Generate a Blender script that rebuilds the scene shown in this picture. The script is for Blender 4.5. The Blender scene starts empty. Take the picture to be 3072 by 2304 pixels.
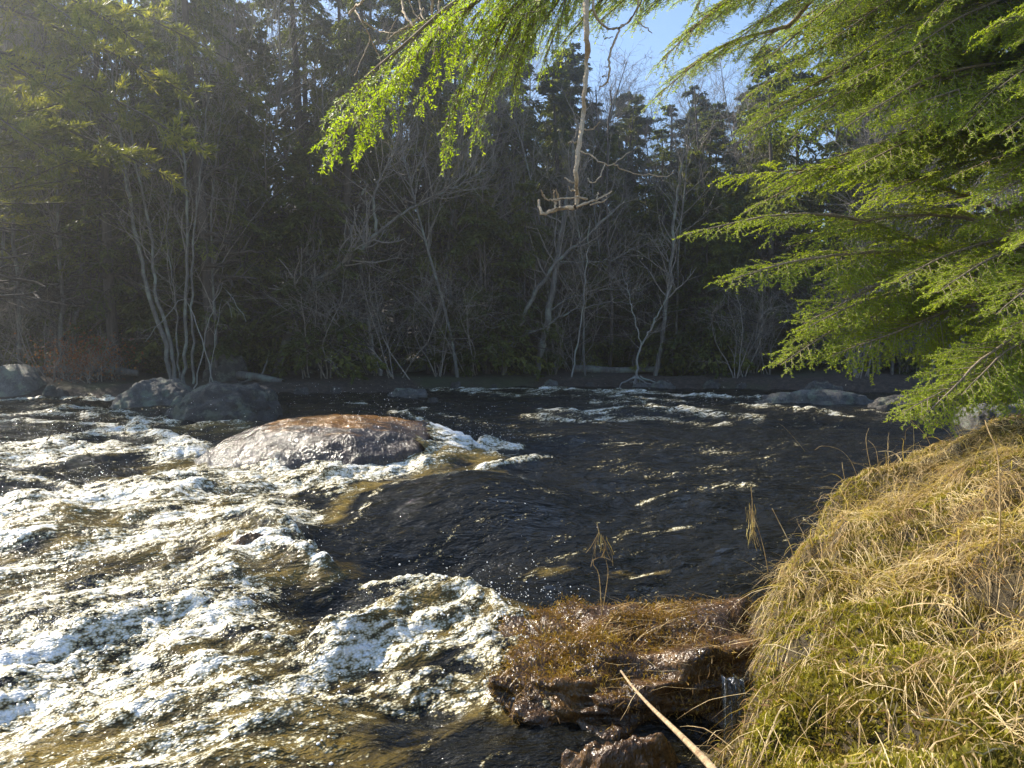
import bpy, math, random
import numpy as np
from mathutils import Vector, Matrix

# ------------------------------------------------------------------ camera, sky, sun, exposure
SC = bpy.context.scene
COL = SC.collection
FPX = 731.0                                   # focal length in pixels of a 1024 x 768 picture
PITCH = math.radians(2.66)
CAM = np.array([0.0, 0.0, 1.3])
cam_d = bpy.data.cameras.new('camera'); cam_o = bpy.data.objects.new('camera', cam_d); COL.objects.link(cam_o)
cam_d.sensor_width = 36.0; cam_d.lens = FPX / 1024 * 36.0
cam_d.clip_start = 0.05; cam_d.clip_end = 600
cam_o.location = CAM; cam_o.rotation_euler = (math.pi / 2 - PITCH, 0, 0)
SC.camera = cam_o

SUN_AZ, SUN_EL = math.radians(-60), math.radians(40)   # azimuth from +Y towards +X
sun_vec = Vector((math.sin(SUN_AZ) * math.cos(SUN_EL), math.cos(SUN_AZ) * math.cos(SUN_EL), math.sin(SUN_EL)))
w = bpy.data.worlds.new('World'); SC.world = w; w.use_nodes = True
nt = w.node_tree; bg = nt.nodes['Background']
sky = nt.nodes.new('ShaderNodeTexSky'); sky.sky_type = 'NISHITA'; sky.sun_disc = False
sky.sun_elevation = SUN_EL; sky.sun_rotation = SUN_AZ
sky.air_density = 1.0; sky.dust_density = 0.0; sky.ozone_density = 3.0
nt.links.new(sky.outputs[0], bg.inputs[0]); bg.inputs[1].default_value = 0.105
sl = bpy.data.lights.new('sun', 'SUN'); so = bpy.data.objects.new('sun', sl); COL.objects.link(so)
sl.energy = 5.0; sl.angle = math.radians(0.53); sl.color = (1.0, 0.91, 0.76)
so.rotation_euler = sun_vec.to_track_quat('Z', 'Y').to_euler()
SC.view_settings.view_transform = 'Standard'; SC.view_settings.look = 'None'
SC.view_settings.exposure = 1.3; SC.view_settings.gamma = 1.0
SC.view_settings.use_curve_mapping = False
cy = SC.cycles
cy.use_denoising = True; cy.denoiser = 'OPENIMAGEDENOISE'; cy.denoising_prefilter = 'ACCURATE'
cy.denoising_input_passes = 'RGB_ALBEDO_NORMAL'
cy.max_bounces = 6; cy.diffuse_bounces = 3; cy.glossy_bounces = 3; cy.transmission_bounces = 4
cy.volume_bounces = 0; cy.caustics_reflective = False; cy.caustics_refractive = False
cy.sample_clamp_indirect = 4.0; cy.use_adaptive_sampling = True; cy.adaptive_threshold = 0.015

# ------------------------------------------------------------------ helpers
RS = np.random.RandomState
def ray(px, py):
    a = (np.asarray(px, float) - 512) / FPX; b = (384 - np.asarray(py, float)) / FPX
    cp, sp = math.cos(PITCH), math.sin(PITCH)
    return np.stack([a, cp + b * sp, -sp + b * cp], -1)
def at(px, py, y):                            # point on the pixel's ray at depth y
    d = ray(px, py); return CAM + d * (np.asarray(y, float) / d[..., 1])[..., None]
def topx(p):
    q = p - CAM; cp, sp = math.cos(PITCH), math.sin(PITCH)
    f = q[..., 1] * cp - q[..., 2] * sp; u = q[..., 1] * sp + q[..., 2] * cp
    f = np.maximum(f, 0.05)
    return 512 + FPX * q[..., 0] / f, 384 - FPX * u / f
def sm(a, b, x):
    t = np.clip((x - a) / (b - a), 0, 1); return t * t * (3 - 2 * t)
def norm(v):
    return v / np.maximum(np.linalg.norm(v, axis=-1, keepdims=True), 1e-9)

_perm = RS(7).permutation(256); _perm = np.concatenate([_perm, _perm, _perm])
_grad = norm(RS(8).normal(size=(256, 3)))
def perlin(p):                                # p (...,3) -> about -1..1
    p = np.asarray(p, float); i = np.floor(p).astype(int); f = p - i; i &= 255
    u = f * f * f * (f * (f * 6 - 15) + 10)
    r = 0.0
    for dx in (0, 1):
        for dy in (0, 1):
            for dz in (0, 1):
                h = _perm[_perm[_perm[i[..., 0] + dx] + i[..., 1] + dy] + i[..., 2] + dz]
                g = _grad[h]
                d = (g * (f - np.array([dx, dy, dz]))).sum(-1)
                wgt = (u[..., 0] if dx else 1 - u[..., 0]) * (u[..., 1] if dy else 1 - u[..., 1]) * (u[..., 2] if dz else 1 - u[..., 2])
                r = r + d * wgt
    return r * 1.6
def n2(x, y, s=0.0):
    return perlin(np.stack([x, y, np.full_like(np.asarray(x, float), s)], -1))
def fbm(p, o=4, lac=2.1, g=0.5):
    r = 0; a = 1.0
    for k in range(o):
        r = r + a * perlin(p + k * 17.3); p = p * lac; a *= g
    return r

class MB:
    """collects vertices and faces (quads / triangles) with material slots"""
    def __init__(s): s.v = []; s.f = []; s.m = []; s.n = 0; s.sm = []
    def add(s, v, f, m=0, smooth=True):
        v = np.asarray(v, float).reshape(-1, 3); f = np.asarray(f, int)
        if len(f) == 0: return
        s.v.append(v); s.f.append(f + s.n); s.m.append(m); s.sm.append(smooth); s.n += len(v)
    def tubes(s, pts, rad, sides=4, m=0, cap=False):
        pts = np.asarray(pts, float); rad = np.asarray(rad, float)
        if pts.ndim == 2: pts = pts[None]; rad = rad[None]
        B, n, _ = pts.shape
        d = norm(np.gradient(pts, axis=1))
        mean = norm(pts[:, -1] - pts[:, 0])
        ref = np.where(np.abs(mean[:, 2:3]) > 0.8, np.array([[1.0, 0.13, 0]]), np.array([[0.05, 0.1, 1.0]]))
        a = norm(np.cross(d, ref[:, None, :])); b = np.cross(d, a)
        th = np.arange(sides) * 2 * math.pi / sides
        ring = pts[:, :, None, :] + rad[:, :, None, None] * (np.cos(th)[None, None, :, None] * a[:, :, None, :] + np.sin(th)[None, None, :, None] * b[:, :, None, :])
        idx = np.arange(B * n * sides).reshape(B, n, sides)
        q = np.stack([idx[:, :-1], np.roll(idx[:, :-1], -1, 2), np.roll(idx[:, 1:], -1, 2), idx[:, 1:]], -1).reshape(-1, 4)
        s.add(ring, q, m)
    def strips(s, pts, side, wid, m=0):       # flat ribbons, pts (B,n,3) side (B,3) or (B,n,3) wid (B,n)
        pts = np.asarray(pts, float); B, n, _ = pts.shape
        if side.ndim == 2: side = side[:, None, :]
        l = pts - side * wid[..., None]; r = pts + side * wid[..., None]
        vv = np.stack([l, r], 2); idx = np.arange(B * n * 2).reshape(B, n, 2)
        q = np.stack([idx[:, :-1, 0], idx[:, :-1, 1], idx[:, 1:, 1], idx[:, 1:, 0]], -1).reshape(-1, 4)
        s.add(vv, q, m)
    def leaves(s, base, d, side, ln, wd, m=0, quad=True):   # rhombic leaves / needles
        ln = np.asarray(ln)[:, None]; wd = np.asarray(wd)[:, None]; N = len(base)
        if quad:
            v = np.stack([base, base + d * ln * 0.5 + side * wd * 0.5, base + d * ln, base + d * ln * 0.5 - side * wd * 0.5], 1)
            s.add(v, np.arange(N * 4).reshape(N, 4), m, False)
        else:
            v = np.stack([base + side * wd * 0.5, base + d * ln, base - side * wd * 0.5], 1)
            s.add(v, np.arange(N * 3).reshape(N, 3), m, False)
    def mesh(s, name, mats):
        me = bpy.data.meshes.new(name)
        v = np.concatenate(s.v).astype(np.float32)
        lens = np.concatenate([np.full(len(f), f.shape[1]) for f in s.f]).astype(np.int32)
        loops = np.concatenate([f.ravel() for f in s.f]).astype(np.int32)
        mi = np.concatenate([np.full(len(f), m) for f, m in zip(s.f, s.m)]).astype(np.int32)
        smo = np.concatenate([np.full(len(f), q) for f, q in zip(s.f, s.sm)]).astype(bool)
        me.vertices.add(len(v)); me.vertices.foreach_set('co', v.ravel())
        me.loops.add(len(loops)); me.loops.foreach_set('vertex_index', loops)
        me.polygons.add(len(lens))
        st = np.zeros(len(lens), np.int32); st[1:] = np.cumsum(lens)[:-1]
        me.polygons.foreach_set('loop_start', st); me.polygons.foreach_set('loop_total', lens)
        me.polygons.foreach_set('material_index', mi); me.polygons.foreach_set('use_smooth', smo)
        for m in (mats if isinstance(mats, (list, tuple)) else [mats]): me.materials.append(m)
        me.update(calc_edges=True)
        return me
    def build(s, name, mats, parent=None, loc=None):
        return obj(name, s.mesh(name, mats), parent, loc)
def obj(name, data, parent=None, loc=None):
    o = bpy.data.objects.new(name, data); COL.objects.link(o)
    if parent: o.parent = parent
    if loc is not None: o.location = loc
    return o
def tag(o, label=None, cat=None, group=None, kind=None):
    for k, v in (('label', label), ('category', cat), ('group', group), ('kind', kind)):
        if v: o[k] = v
    return o
def empty(name, loc=(0, 0, 0), rz=0.0, sc=1.0):
    o = bpy.data.objects.new(name, None); COL.objects.link(o)
    o.location = loc; o.rotation_euler = (0, 0, rz); o.scale = (sc, sc, sc); return o
def copy_tree(o, parent=None):
    c = o.copy(); COL.objects.link(c); c.parent = parent
    for ch in o.children: copy_tree(ch, c)
    return c

# ------------------------------------------------------------------ materials
def mat(name): 
    m = bpy.data.materials.new(name); m.use_nodes = True
    return m, m.node_tree, m.node_tree.nodes['Principled BSDF'], m.node_tree.nodes['Material Output']
def N(nt, t, **kw):
    n = nt.nodes.new(t)
    for k, v in kw.items():
        if k in n.inputs.keys(): n.inputs[k].default_value = v
        else: setattr(n, k, v)
    return n
def coords(nt, kind='Object', scale=(1, 1, 1)):
    tc = N(nt, 'ShaderNodeTexCoord'); mp = N(nt, 'ShaderNodeMapping'); mp.inputs['Scale'].default_value = scale
    nt.links.new(tc.outputs[kind], mp.inputs[0]); return mp.outputs[0]
def noise(nt, vec, sc, det=5, rough=0.55, dist=0.0):
    n = N(nt, 'ShaderNodeTexNoise', Scale=sc, Detail=det, Roughness=rough, Distortion=dist)
    nt.links.new(vec, n.inputs['Vector']); return n.outputs[0]
def ramp(nt, fac, stops):
    r = N(nt, 'ShaderNodeValToRGB'); e = r.color_ramp.elements
    while len(e) < len(stops): e.new(0.5)
    for k, (p, c) in enumerate(stops):
        e[k].position = p; e[k].color = (*c, 1) if len(c) == 3 else c
    nt.links.new(fac, r.inputs[0]); return r.outputs[0]
def mix(nt, fac, a, b, mode='MIX'):
    n = N(nt, 'ShaderNodeMix', data_type='RGBA', blend_type=mode)
    for s_, v in ((n.inputs[0], fac), (n.inputs[6], a), (n.inputs[7], b)):
        if hasattr(v, 'links') or isinstance(v, bpy.types.NodeSocket): nt.links.new(v, s_)
        else: s_.default_value = v if not isinstance(v, tuple) else (*v, 1)
    return n.outputs[2]
def mth(nt, op, a, b=0.0, c=None, clamp=False):
    n = N(nt, 'ShaderNodeMath', operation=op, use_clamp=clamp)
    for k, v in enumerate((a, b, c)):
        if v is None: continue
        if isinstance(v, bpy.types.NodeSocket): nt.links.new(v, n.inputs[k])
        else: n.inputs[k].default_value = v
    return n.outputs[0]
def bump(nt, h, bsdf, strength=0.5, dist=0.02, prev=None):
    b = N(nt, 'ShaderNodeBump', Strength=strength, Distance=dist); nt.links.new(h, b.inputs['Height'])
    if prev: nt.links.new(prev, b.inputs['Normal'])
    if bsdf: nt.links.new(b.outputs[0], bsdf.inputs['Normal'])
    return b.outputs[0]
def attr(nt, name):
    a = N(nt, 'ShaderNodeAttribute'); a.attribute_name = name; return a.outputs['Fac']

def mat_bark(name, stops, rough=0.85, sc=(14, 14, 2.5), lichen=None):
    m, nt, b, _ = mat(name)
    v = coords(nt, 'Object', sc)
    c = ramp(nt, noise(nt, v, 1.5, 6, 0.65), stops)
    if lichen:
        f = ramp(nt, noise(nt, coords(nt), 3.2, 5, 0.65), [(0.5, (0, 0, 0)), (0.62, (1, 1, 1))])
        c = mix(nt, f, c, lichen)
    nt.links.new(c, b.inputs['Base Color']); b.inputs['Roughness'].default_value = rough
    bump(nt, noise(nt, v, 3, 5, 0.7), b, 0.6, 0.03)
    return m
M = {}
M['bark_grey'] = mat_bark('bark_grey', [(0.3, (0.055, 0.048, 0.042)), (0.55, (0.12, 0.11, 0.098)), (0.75, (0.22, 0.205, 0.185))], lichen=(0.18, 0.2, 0.16))
M['bark_dark'] = mat_bark('bark_dark', [(0.3, (0.03, 0.024, 0.02)), (0.6, (0.09, 0.073, 0.06)), (0.8, (0.16, 0.14, 0.12))])
M['bark_twig'] = mat_bark('bark_twig', [(0.3, (0.13, 0.11, 0.09)), (0.7, (0.33, 0.29, 0.245))])
M['bark_pale'] = mat_bark('bark_pale', [(0.25, (0.13, 0.12, 0.105)), (0.6, (0.27, 0.255, 0.235)), (0.8, (0.42, 0.40, 0.37))], lichen=(0.24, 0.27, 0.21))
M['dead_twig'] = mat_bark('dead_twig', [(0.3, (0.42, 0.32, 0.22)), (0.7, (0.68, 0.55, 0.40))], sc=(40, 40, 40))
M['stick'] = mat_bark('stick', [(0.3, (0.2, 0.12, 0.06)), (0.5, (0.42, 0.3, 0.17)), (0.7, (0.6, 0.46, 0.28))], sc=(25, 25, 12))
M['limb'] = mat_bark('limb', [(0.3, (0.13, 0.10, 0.07)), (0.7, (0.36, 0.28, 0.19))], sc=(30, 30, 30))

def mat_leaf(name, c1, c2, c3, under=None, trans=0.45, rough=0.45, sc=3.0, fine=60.0):
    m, nt, b, out = mat(name)
    v = coords(nt, 'Object')
    f = mth(nt, 'ADD', mth(nt, 'MULTIPLY', noise(nt, v, sc, 3), 0.6), mth(nt, 'MULTIPLY', noise(nt, v, fine, 2), 0.4))
    c = ramp(nt, f, [(0.34, c1), (0.5, c2), (0.64, c3)])
    if under:
        g = N(nt, 'ShaderNodeNewGeometry')
        c = mix(nt, mth(nt, 'MULTIPLY', g.outputs['Backfacing'], 0.75), c, under)
    nt.links.new(c, b.inputs['Base Color']); b.inputs['Roughness'].default_value = rough; b.inputs['Specular IOR Level'].default_value = 0.16
    t = N(nt, 'ShaderNodeBsdfTranslucent'); mx = N(nt, 'ShaderNodeMixShader')
    nt.links.new(mix(nt, 1.0, c, (1.45, 1.5, 0.4), 'MULTIPLY'), t.inputs[0])
    mx.inputs[0].default_value = trans
    nt.links.new(b.outputs[0], mx.inputs[1]); nt.links.new(t.outputs[0], mx.inputs[2]); nt.links.new(mx.outputs[0], out.inputs[0])
    return m
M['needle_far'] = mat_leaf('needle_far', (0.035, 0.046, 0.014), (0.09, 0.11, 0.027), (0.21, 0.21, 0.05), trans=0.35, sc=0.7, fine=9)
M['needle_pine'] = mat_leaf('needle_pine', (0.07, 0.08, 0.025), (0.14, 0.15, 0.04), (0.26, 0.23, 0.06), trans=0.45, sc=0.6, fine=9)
M['needle'] = mat_leaf('needle', (0.15, 0.205, 0.010), (0.295, 0.36, 0.016), (0.48, 0.52, 0.03), under=(0.29, 0.35, 0.04), trans=0.5, rough=0.5, sc=4, fine=70)
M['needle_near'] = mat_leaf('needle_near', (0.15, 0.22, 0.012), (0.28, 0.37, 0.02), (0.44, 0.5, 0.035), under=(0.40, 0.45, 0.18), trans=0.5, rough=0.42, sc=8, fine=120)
M['needle_plume'] = mat_leaf('needle_plume', (0.09, 0.10, 0.025), (0.19, 0.2, 0.045), (0.34, 0.30, 0.08), trans=0.55, sc=0.9, fine=9)
M['moss_gold'] = mat_leaf('moss_gold', (0.08, 0.04, 0.012), (0.2, 0.115, 0.025), (0.36, 0.25, 0.05), trans=0.3, rough=0.4, sc=5, fine=60)
M['rust_leaf'] = mat_leaf('rust_leaf', (0.14, 0.05, 0.025), (0.25, 0.09, 0.04), (0.32, 0.17, 0.05), trans=0.4, sc=2, fine=12)
M['straw'] = mat_leaf('straw', (0.17, 0.10, 0.045), (0.46, 0.335, 0.17), (0.74, 0.61, 0.38), trans=0.3, rough=0.5, sc=5, fine=45)
M['straw_dark'] = mat_leaf('straw_dark', (0.10, 0.06, 0.025), (0.2, 0.12, 0.05), (0.32, 0.2, 0.08), trans=0.25, rough=0.35, sc=4, fine=40)
M['red_grass'] = mat_leaf('red_grass', (0.12, 0.05, 0.03), (0.2, 0.09, 0.05), (0.28, 0.14, 0.07), trans=0.2, sc=4, fine=40)
M['moss'] = mat_leaf('moss', (0.10, 0.058, 0.018), (0.19, 0.155, 0.028), (0.36, 0.33, 0.05), trans=0.3, rough=0.6, sc=2.6, fine=50)

def mat_rock(name, stops, rough=0.75, wet=False, lichen=None, bs=1.0, film=None):
    m, nt, b, _ = mat(name)
    v = coords(nt, 'Object')
    c = ramp(nt, noise(nt, v, 2.3 * bs, 8, 0.7, 0.4), stops)
    sp = ramp(nt, noise(nt, v, 60 * bs, 3, 0.7), [(0.35, (0.55, 0.55, 0.55)), (0.65, (1.3, 1.3, 1.3))])
    c = mix(nt, 0.8, c, sp, 'MULTIPLY')
    if lichen:
        f = ramp(nt, noise(nt, v, 3.5 * bs, 7, 0.72), [(0.5, (0, 0, 0)), (0.6, (1, 1, 1))]); c = mix(nt, f, c, lichen)
    if film:
        z = N(nt, 'ShaderNodeSeparateXYZ'); nt.links.new(v, z.inputs[0])
        f = mth(nt, 'ADD', mth(nt, 'MULTIPLY', mth(nt, 'SUBTRACT', z.outputs[2], film[1]), film[2]), mth(nt, 'MULTIPLY', noise(nt, coords(nt, 'Object', (1.5, 4, 4)), 2.5, 5), 1.2))
        f = ramp(nt, f, [(0.75, (0, 0, 0)), (1.0, (1, 1, 1))]); c = mix(nt, f, c, film[0])
    nt.links.new(c, b.inputs['Base Color'])
    if wet:
        r = ramp(nt, noise(nt, v, 7, 4), [(0.35, (0.08,) * 3), (0.7, (0.3,) * 3)]); nt.links.new(r, b.inputs['Roughness'])
        n1 = bump(nt, noise(nt, coords(nt, 'Object', (1, 1, 0.5)), 14, 4, 0.6), None, 0.6, 0.05)
        bump(nt, noise(nt, coords(nt, 'Object', (1, 1, 0.45)), 55, 3, 0.6), b, 0.8, 0.015, n1)
    else:
        b.inputs['Roughness'].default_value = rough
        ck = N(nt, 'ShaderNodeTexVoronoi', Scale=1.6 * bs); ck.feature = 'DISTANCE_TO_EDGE'; dv = N(nt, 'ShaderNodeMix', data_type='VECTOR'); dv.inputs[0].default_value = .25; nz = N(nt, 'ShaderNodeTexNoise', Scale=2.0, Detail=6.0); nt.links.new(v, nz.inputs['Vector']); nt.links.new(v, dv.inputs[4]); nt.links.new(nz.outputs[1], dv.inputs[5]); nt.links.new(dv.outputs[1], ck.inputs['Vector'])
        n0 = bump(nt, ramp(nt, ck.outputs['Distance'], [(0.0, (0, 0, 0)), (0.035, (1, 1, 1))]), None, 0.5, 0.04)
        n1 = bump(nt, noise(nt, v, 5 * bs, 8, 0.7), None, 0.9, 0.14, n0)
        bump(nt, noise(nt, v, 45 * bs, 4, 0.7), b, 0.6, 0.02, n1)
    return m
M['rock'] = mat_rock('rock', [(0.3, (0.07, 0.066, 0.06)), (0.5, (0.14, 0.133, 0.12)), (0.7, (0.23, 0.215, 0.195))], lichen=(0.2, 0.22, 0.16))
M['rock_dark'] = mat_rock('rock_dark', [(0.3, (0.025, 0.022, 0.02)), (0.5, (0.06, 0.054, 0.048)), (0.7, (0.14, 0.125, 0.108))], rough=0.75, lichen=(0.13, 0.135, 0.095))
M['rock_blue'] = mat_rock('rock_blue', [(0.3, (0.04, 0.037, 0.033)), (0.5, (0.11, 0.104, 0.095)), (0.7, (0.21, 0.2, 0.18))], rough=0.75, lichen=(0.16, 0.18, 0.13))
M['rock_wet'] = mat_rock('rock_wet', [(0.3, (0.014, 0.010, 0.008)), (0.5, (0.034, 0.024, 0.017)), (0.72, (0.075, 0.048, 0.03))], wet=True, film=((0.17, 0.078, 0.012), 0.66, 4.0))
M['rock_moss'] = mat_rock('rock_moss', [(0.3, (0.018, 0.011, 0.006)), (0.5, (0.07, 0.036, 0.012)), (0.7, (0.18, 0.095, 0.025))], wet=True, bs=2.0)

# leaf-littered ground
m, nt, b, _ = mat('leaf_litter'); v = coords(nt, 'Object')
c = ramp(nt, noise(nt, v, 9, 8, 0.75), [(0.3, (0.014, 0.010, 0.007)), (0.5, (0.05, 0.036, 0.025)), (0.7, (0.12, 0.09, 0.066))])
c = mix(nt, ramp(nt, noise(nt, v, 0.5, 4), [(0.5, (0, 0, 0)), (0.65, (1, 1, 1))]), c, (0.05, 0.06, 0.02))
nt.links.new(c, b.inputs['Base Color']); b.inputs['Roughness'].default_value = 0.9
bump(nt, noise(nt, v, 14, 6, 0.7), b, 0.9, 0.08); M['litter'] = m
# river bank soil
m, nt, b, _ = mat('bank_soil'); v = coords(nt, 'Object')
c = ramp(nt, noise(nt, v, 7, 8, 0.75), [(0.3, (0.018, 0.012, 0.006)), (0.5, (0.06, 0.042, 0.016)), (0.7, (0.13, 0.095, 0.035))])
nt.links.new(c, b.inputs['Base Color']); b.inputs['Roughness'].default_value = 0.85
bump(nt, noise(nt, v, 40, 6, 0.7), b, 0.9, 0.03); M['soil'] = m

# river water: dark tannin water, tan where full of air, white where it is froth
FLOW = norm(np.array([-0.80, -0.60, 0.0]))
m, nt, b, out = mat('river_water'); v = coords(nt, 'Object')
mp = N(nt, 'ShaderNodeMapping'); mp.inputs['Rotation'].default_value = (0, 0, -math.atan2(FLOW[1], FLOW[0])); mp.inputs['Scale'].default_value = (1, 1, 1)
nt.links.new(v, mp.inputs[0]); fl = mp.outputs[0]
fls = N(nt, 'ShaderNodeMapping'); fls.inputs['Scale'].default_value = (0.32, 1.0, 1.0); nt.links.new(fl, fls.inputs[0]); fls = fls.outputs[0]
foam = attr(nt, 'foam'); aer = attr(nt, 'aer')
vo = N(nt, 'ShaderNodeTexVoronoi', Scale=34.0, Randomness=1.0); vo.feature = 'F1'
vw = N(nt, 'ShaderNodeMapping'); vw.inputs['Scale'].default_value = (0.7, 1.0, 1.0); nt.links.new(fl, vw.inputs[0]); nt.links.new(vw.outputs[0], vo.inputs['Vector'])
bub = mth(nt, 'SUBTRACT', 0.62, vo.outputs['Distance'])
vo2 = N(nt, 'ShaderNodeTexVoronoi', Scale=105.0, Randomness=1.0); nt.links.new(vw.outputs[0], vo2.inputs['Vector'])
bub2 = mth(nt, 'SUBTRACT', 0.6, vo2.outputs['Distance'])
stk = N(nt, 'ShaderNodeMapping'); stk.inputs['Scale'].default_value = (0.16, 1.0, 1.0); nt.links.new(fl, stk.inputs[0])
strk = noise(nt, stk.outputs[0], 17, 4, 0.65, 0.6)
clump = noise(nt, fls, 8, 5, 0.65, 0.4)
fn = mth(nt, 'ADD', mth(nt, 'MULTIPLY', bub, 0.6), mth(nt, 'MULTIPLY', bub2, 0.55))
fm = mth(nt, 'ADD', mth(nt, 'MULTIPLY', foam, 1.75), mth(nt, 'MULTIPLY', mth(nt, 'SUBTRACT', strk, 0.5), 2.0))
fm = mth(nt, 'ADD', fm, mth(nt, 'MULTIPLY', mth(nt, 'SUBTRACT', clump, 0.5), 1.5))
fm = mth(nt, 'ADD', fm, mth(nt, 'MULTIPLY', mth(nt, 'SUBTRACT', fn, 0.30), 1.25))
fmask = ramp(nt, fm, [(0.50, (0, 0, 0)), (1.10, (1, 1, 1))])
an = mth(nt, 'ADD', aer, mth(nt, 'MULTIPLY', mth(nt, 'SUBTRACT', noise(nt, fls, 7, 5, 0.65), 0.5), 2.2))
amask = ramp(nt, an, [(0.4, (0, 0, 0)), (1.05, (1, 1, 1))])
base = mix(nt, amask, (0.008, 0.0075, 0.005), (0.17, 0.12, 0.03))
fcol = ramp(nt, mth(nt, 'MULTIPLY', fm, 0.6), [(0.30, (0.03, 0.025, 0.011)), (0.40, (0.14, 0.115, 0.05)), (0.50, (0.38, 0.34, 0.21)), (0.63, (0.70, 0.67, 0.56)), (0.85, (0.9, 0.9, 0.88))])
c = mix(nt, ramp(nt, fm, [(0.45, (0, 0, 0)), (0.62, (1, 1, 1))]), base, fcol)
nt.links.new(c, b.inputs['Base Color']); b.inputs['IOR'].default_value = 1.33
r = mix(nt, fmask, (0.035,) * 3, (0.45,) * 3); nt.links.new(r, b.inputs['Roughness'])
n0 = bump(nt, noise(nt, coords(nt, 'Object', (1.0, 3.2, 1)), 3.2, 4, 0.6, 0.4), None, 0.9, 0.09)
n1 = bump(nt, noise(nt, fls, 7, 4, 0.6, 0.3), None, 0.8, 0.05, n0)
n2_ = bump(nt, noise(nt, fls, 30, 3, 0.55, 0.2), None, 0.22, 0.012, n1)
bump(nt, mth(nt, 'MULTIPLY', fn, mth(nt, 'MAXIMUM', foam, 0.0, None, True)), b, 0.5, 0.025, n2_)
M['water'] = m
m, nt, b, out = mat('froth'); b.inputs['Base Color'].default_value = (0.88, 0.88, 0.85, 1); b.inputs['Roughness'].default_value = 0.2; b.inputs['IOR'].default_value = 1.33
b.inputs['Subsurface Weight'].default_value = 0.0
M['froth'] = m
m, nt, b, out = mat('falling_water'); b.inputs['Base Color'].default_value = (0.05, 0.06, 0.065, 1); b.inputs['Roughness'].default_value = 0.12; b.inputs['IOR'].default_value = 1.33; b.inputs['Transmission Weight'].default_value = 0.7
M['fall'] = m; bump(nt, noise(nt, coords(nt, 'Object', (1, 1, .08)), 60, 4, .6), b, .8, .03)

# ------------------------------------------------------------------ heights of the place
_zy = np.array([-5, 1.5, 2.5, 3.0, 4.5, 7.0, 11.0, 19.0, 30.0])
_zz = np.array([-.45, -.32, -.2, -.13, .05, .19, .25, .31, .36])
def zw0(y): return np.interp(y, _zy, _zz)
def on_water(px, py):
    y = np.full(np.shape(px), 6.0)
    d = ray(px, py)
    for _ in range(60):
        t = (zw0(y) - CAM[2]) / np.minimum(d[..., 2], -1e-3); y = 0.5 * y + 0.5 * np.clip(t * d[..., 1], 1.0, 60)
    return at(px, py, y)
FAR = np.array([(-60, 10), (-30, 13), (-13, 14.6), (-7.5, 15.3), (-4, 17), (-1.5, 18.7), (1, 19.6), (3.2, 19.8), (5.5, 19), (8, 17.6), (11, 17), (20, 16.5), (60, 17)], float)
NEAR = np.array([(-60, -4), (-8, -2.5), (-1.2, -1.2), (.15, .2), (.35, 1.0), (.41, 1.31), (.50, 1.67), (.64, 2.07), (.89, 2.63), (1.28, 3.37), (1.69, 4.2), (2.1, 4.6), (2.6, 4.85), (3.3, 5.1), (4.6, 6.0), (7, 8.6), (12, 10.5), (25, 12), (60, 12)], float)
def pdist(x, y, poly):                        # signed distance to a polyline, positive to the left of it (upstream of its y)
    best = np.full(np.shape(x), 1e9); sg = np.ones(np.shape(x))
    for a, b_ in zip(poly[:-1], poly[1:]):
        e = b_ - a; L2 = e @ e
        t = np.clip(((x - a[0]) * e[0] + (y - a[1]) * e[1]) / L2, 0, 1)
        dx, dy = x - a[0] - t * e[0], y - a[1] - t * e[1]; d = np.hypot(dx, dy)
        s = np.sign(e[0] * (y - a[1]) - e[1] * (x - a[0])); up = d < best - 1e-9
        best = np.where(up, d, best); sg = np.where(up, s, sg)
    return best * sg
def far_h(x, y):
    d = pdist(x, y, FAR)
    h = zw0(y) - 0.7 + sm(-1.6, 0.7, d) * 0.95 + np.clip(d, 0, 22) * 0.035
    h = h + np.clip(d - 16, 0, 100) * 0.26 * (0.75 + 0.35 * sm(10, -25, x)) + 0.14 * n2(x * .5, y * .5, 3) * sm(0, 2, d) + .5 * n2(x * .07, y * .07, 5) * sm(5, 20, d)
    return h
_bk = np.array([(.45, 1.35, .50), (1, 1.2, .64), (1.6, 1.5, .72), (1.1, 2.1, .47), (2, 2.4, .68), (2.5, 3.4, .78), (3.0, 4.1, .82), (4.2, 4.4, .95), (1.4, 3.1, .36), (1.8, 4.0, .40), (2.3, 4.4, .60), (.75, 2.2, .33), (.55, 1.8, .40), (5, 6, .9), (8, 7, 1.2), (12, 9, 1.3), (0.2, .2, .55), (2, .3, .8), (-2, -2, .5), (6, 1, 1.3), (20, 8, 1.8)], float)
def bank_h(x, y):
    ws = 0; s = 0
    for a, b_, z in _bk:
        wgt = 1.0 / ((x - a) ** 2 + (y - b_) ** 2 + 0.02) ** 1.5; s = s + wgt * z; ws = ws + wgt
    pl = s / ws
    d = -pdist(x, y, NEAR)
    bumps = 0.075 * n2(x * 2.6, y * 2.6, 1) + 0.04 * n2(x * 7, y * 7, 2) + 0.012 * n2(x * 22, y * 22, 4)
    k = sm(-0.42, 0.22, d - .03 + 0.17 * n2(x * 3.2, y * 3.2, 9) + .06 * n2(x * 9, y * 9, 8))
    low = zw0(y) - 0.45
    return low + (pl + bumps * sm(-.3, .2, d) - low) * k, d

def grid_mesh(xs, ys, hf, m_):
    X, Y = np.meshgrid(xs, ys); Z = hf(X, Y); mb = MB()
    ny, nx = X.shape; idx = np.arange(nx * ny).reshape(ny, nx)
    q = np.stack([idx[:-1, :-1], idx[:-1, 1:], idx[1:, 1:], idx[1:, :-1]], -1).reshape(-1, 4)
    mb.add(np.stack([X, Y, Z], -1), q); return mb

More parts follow.
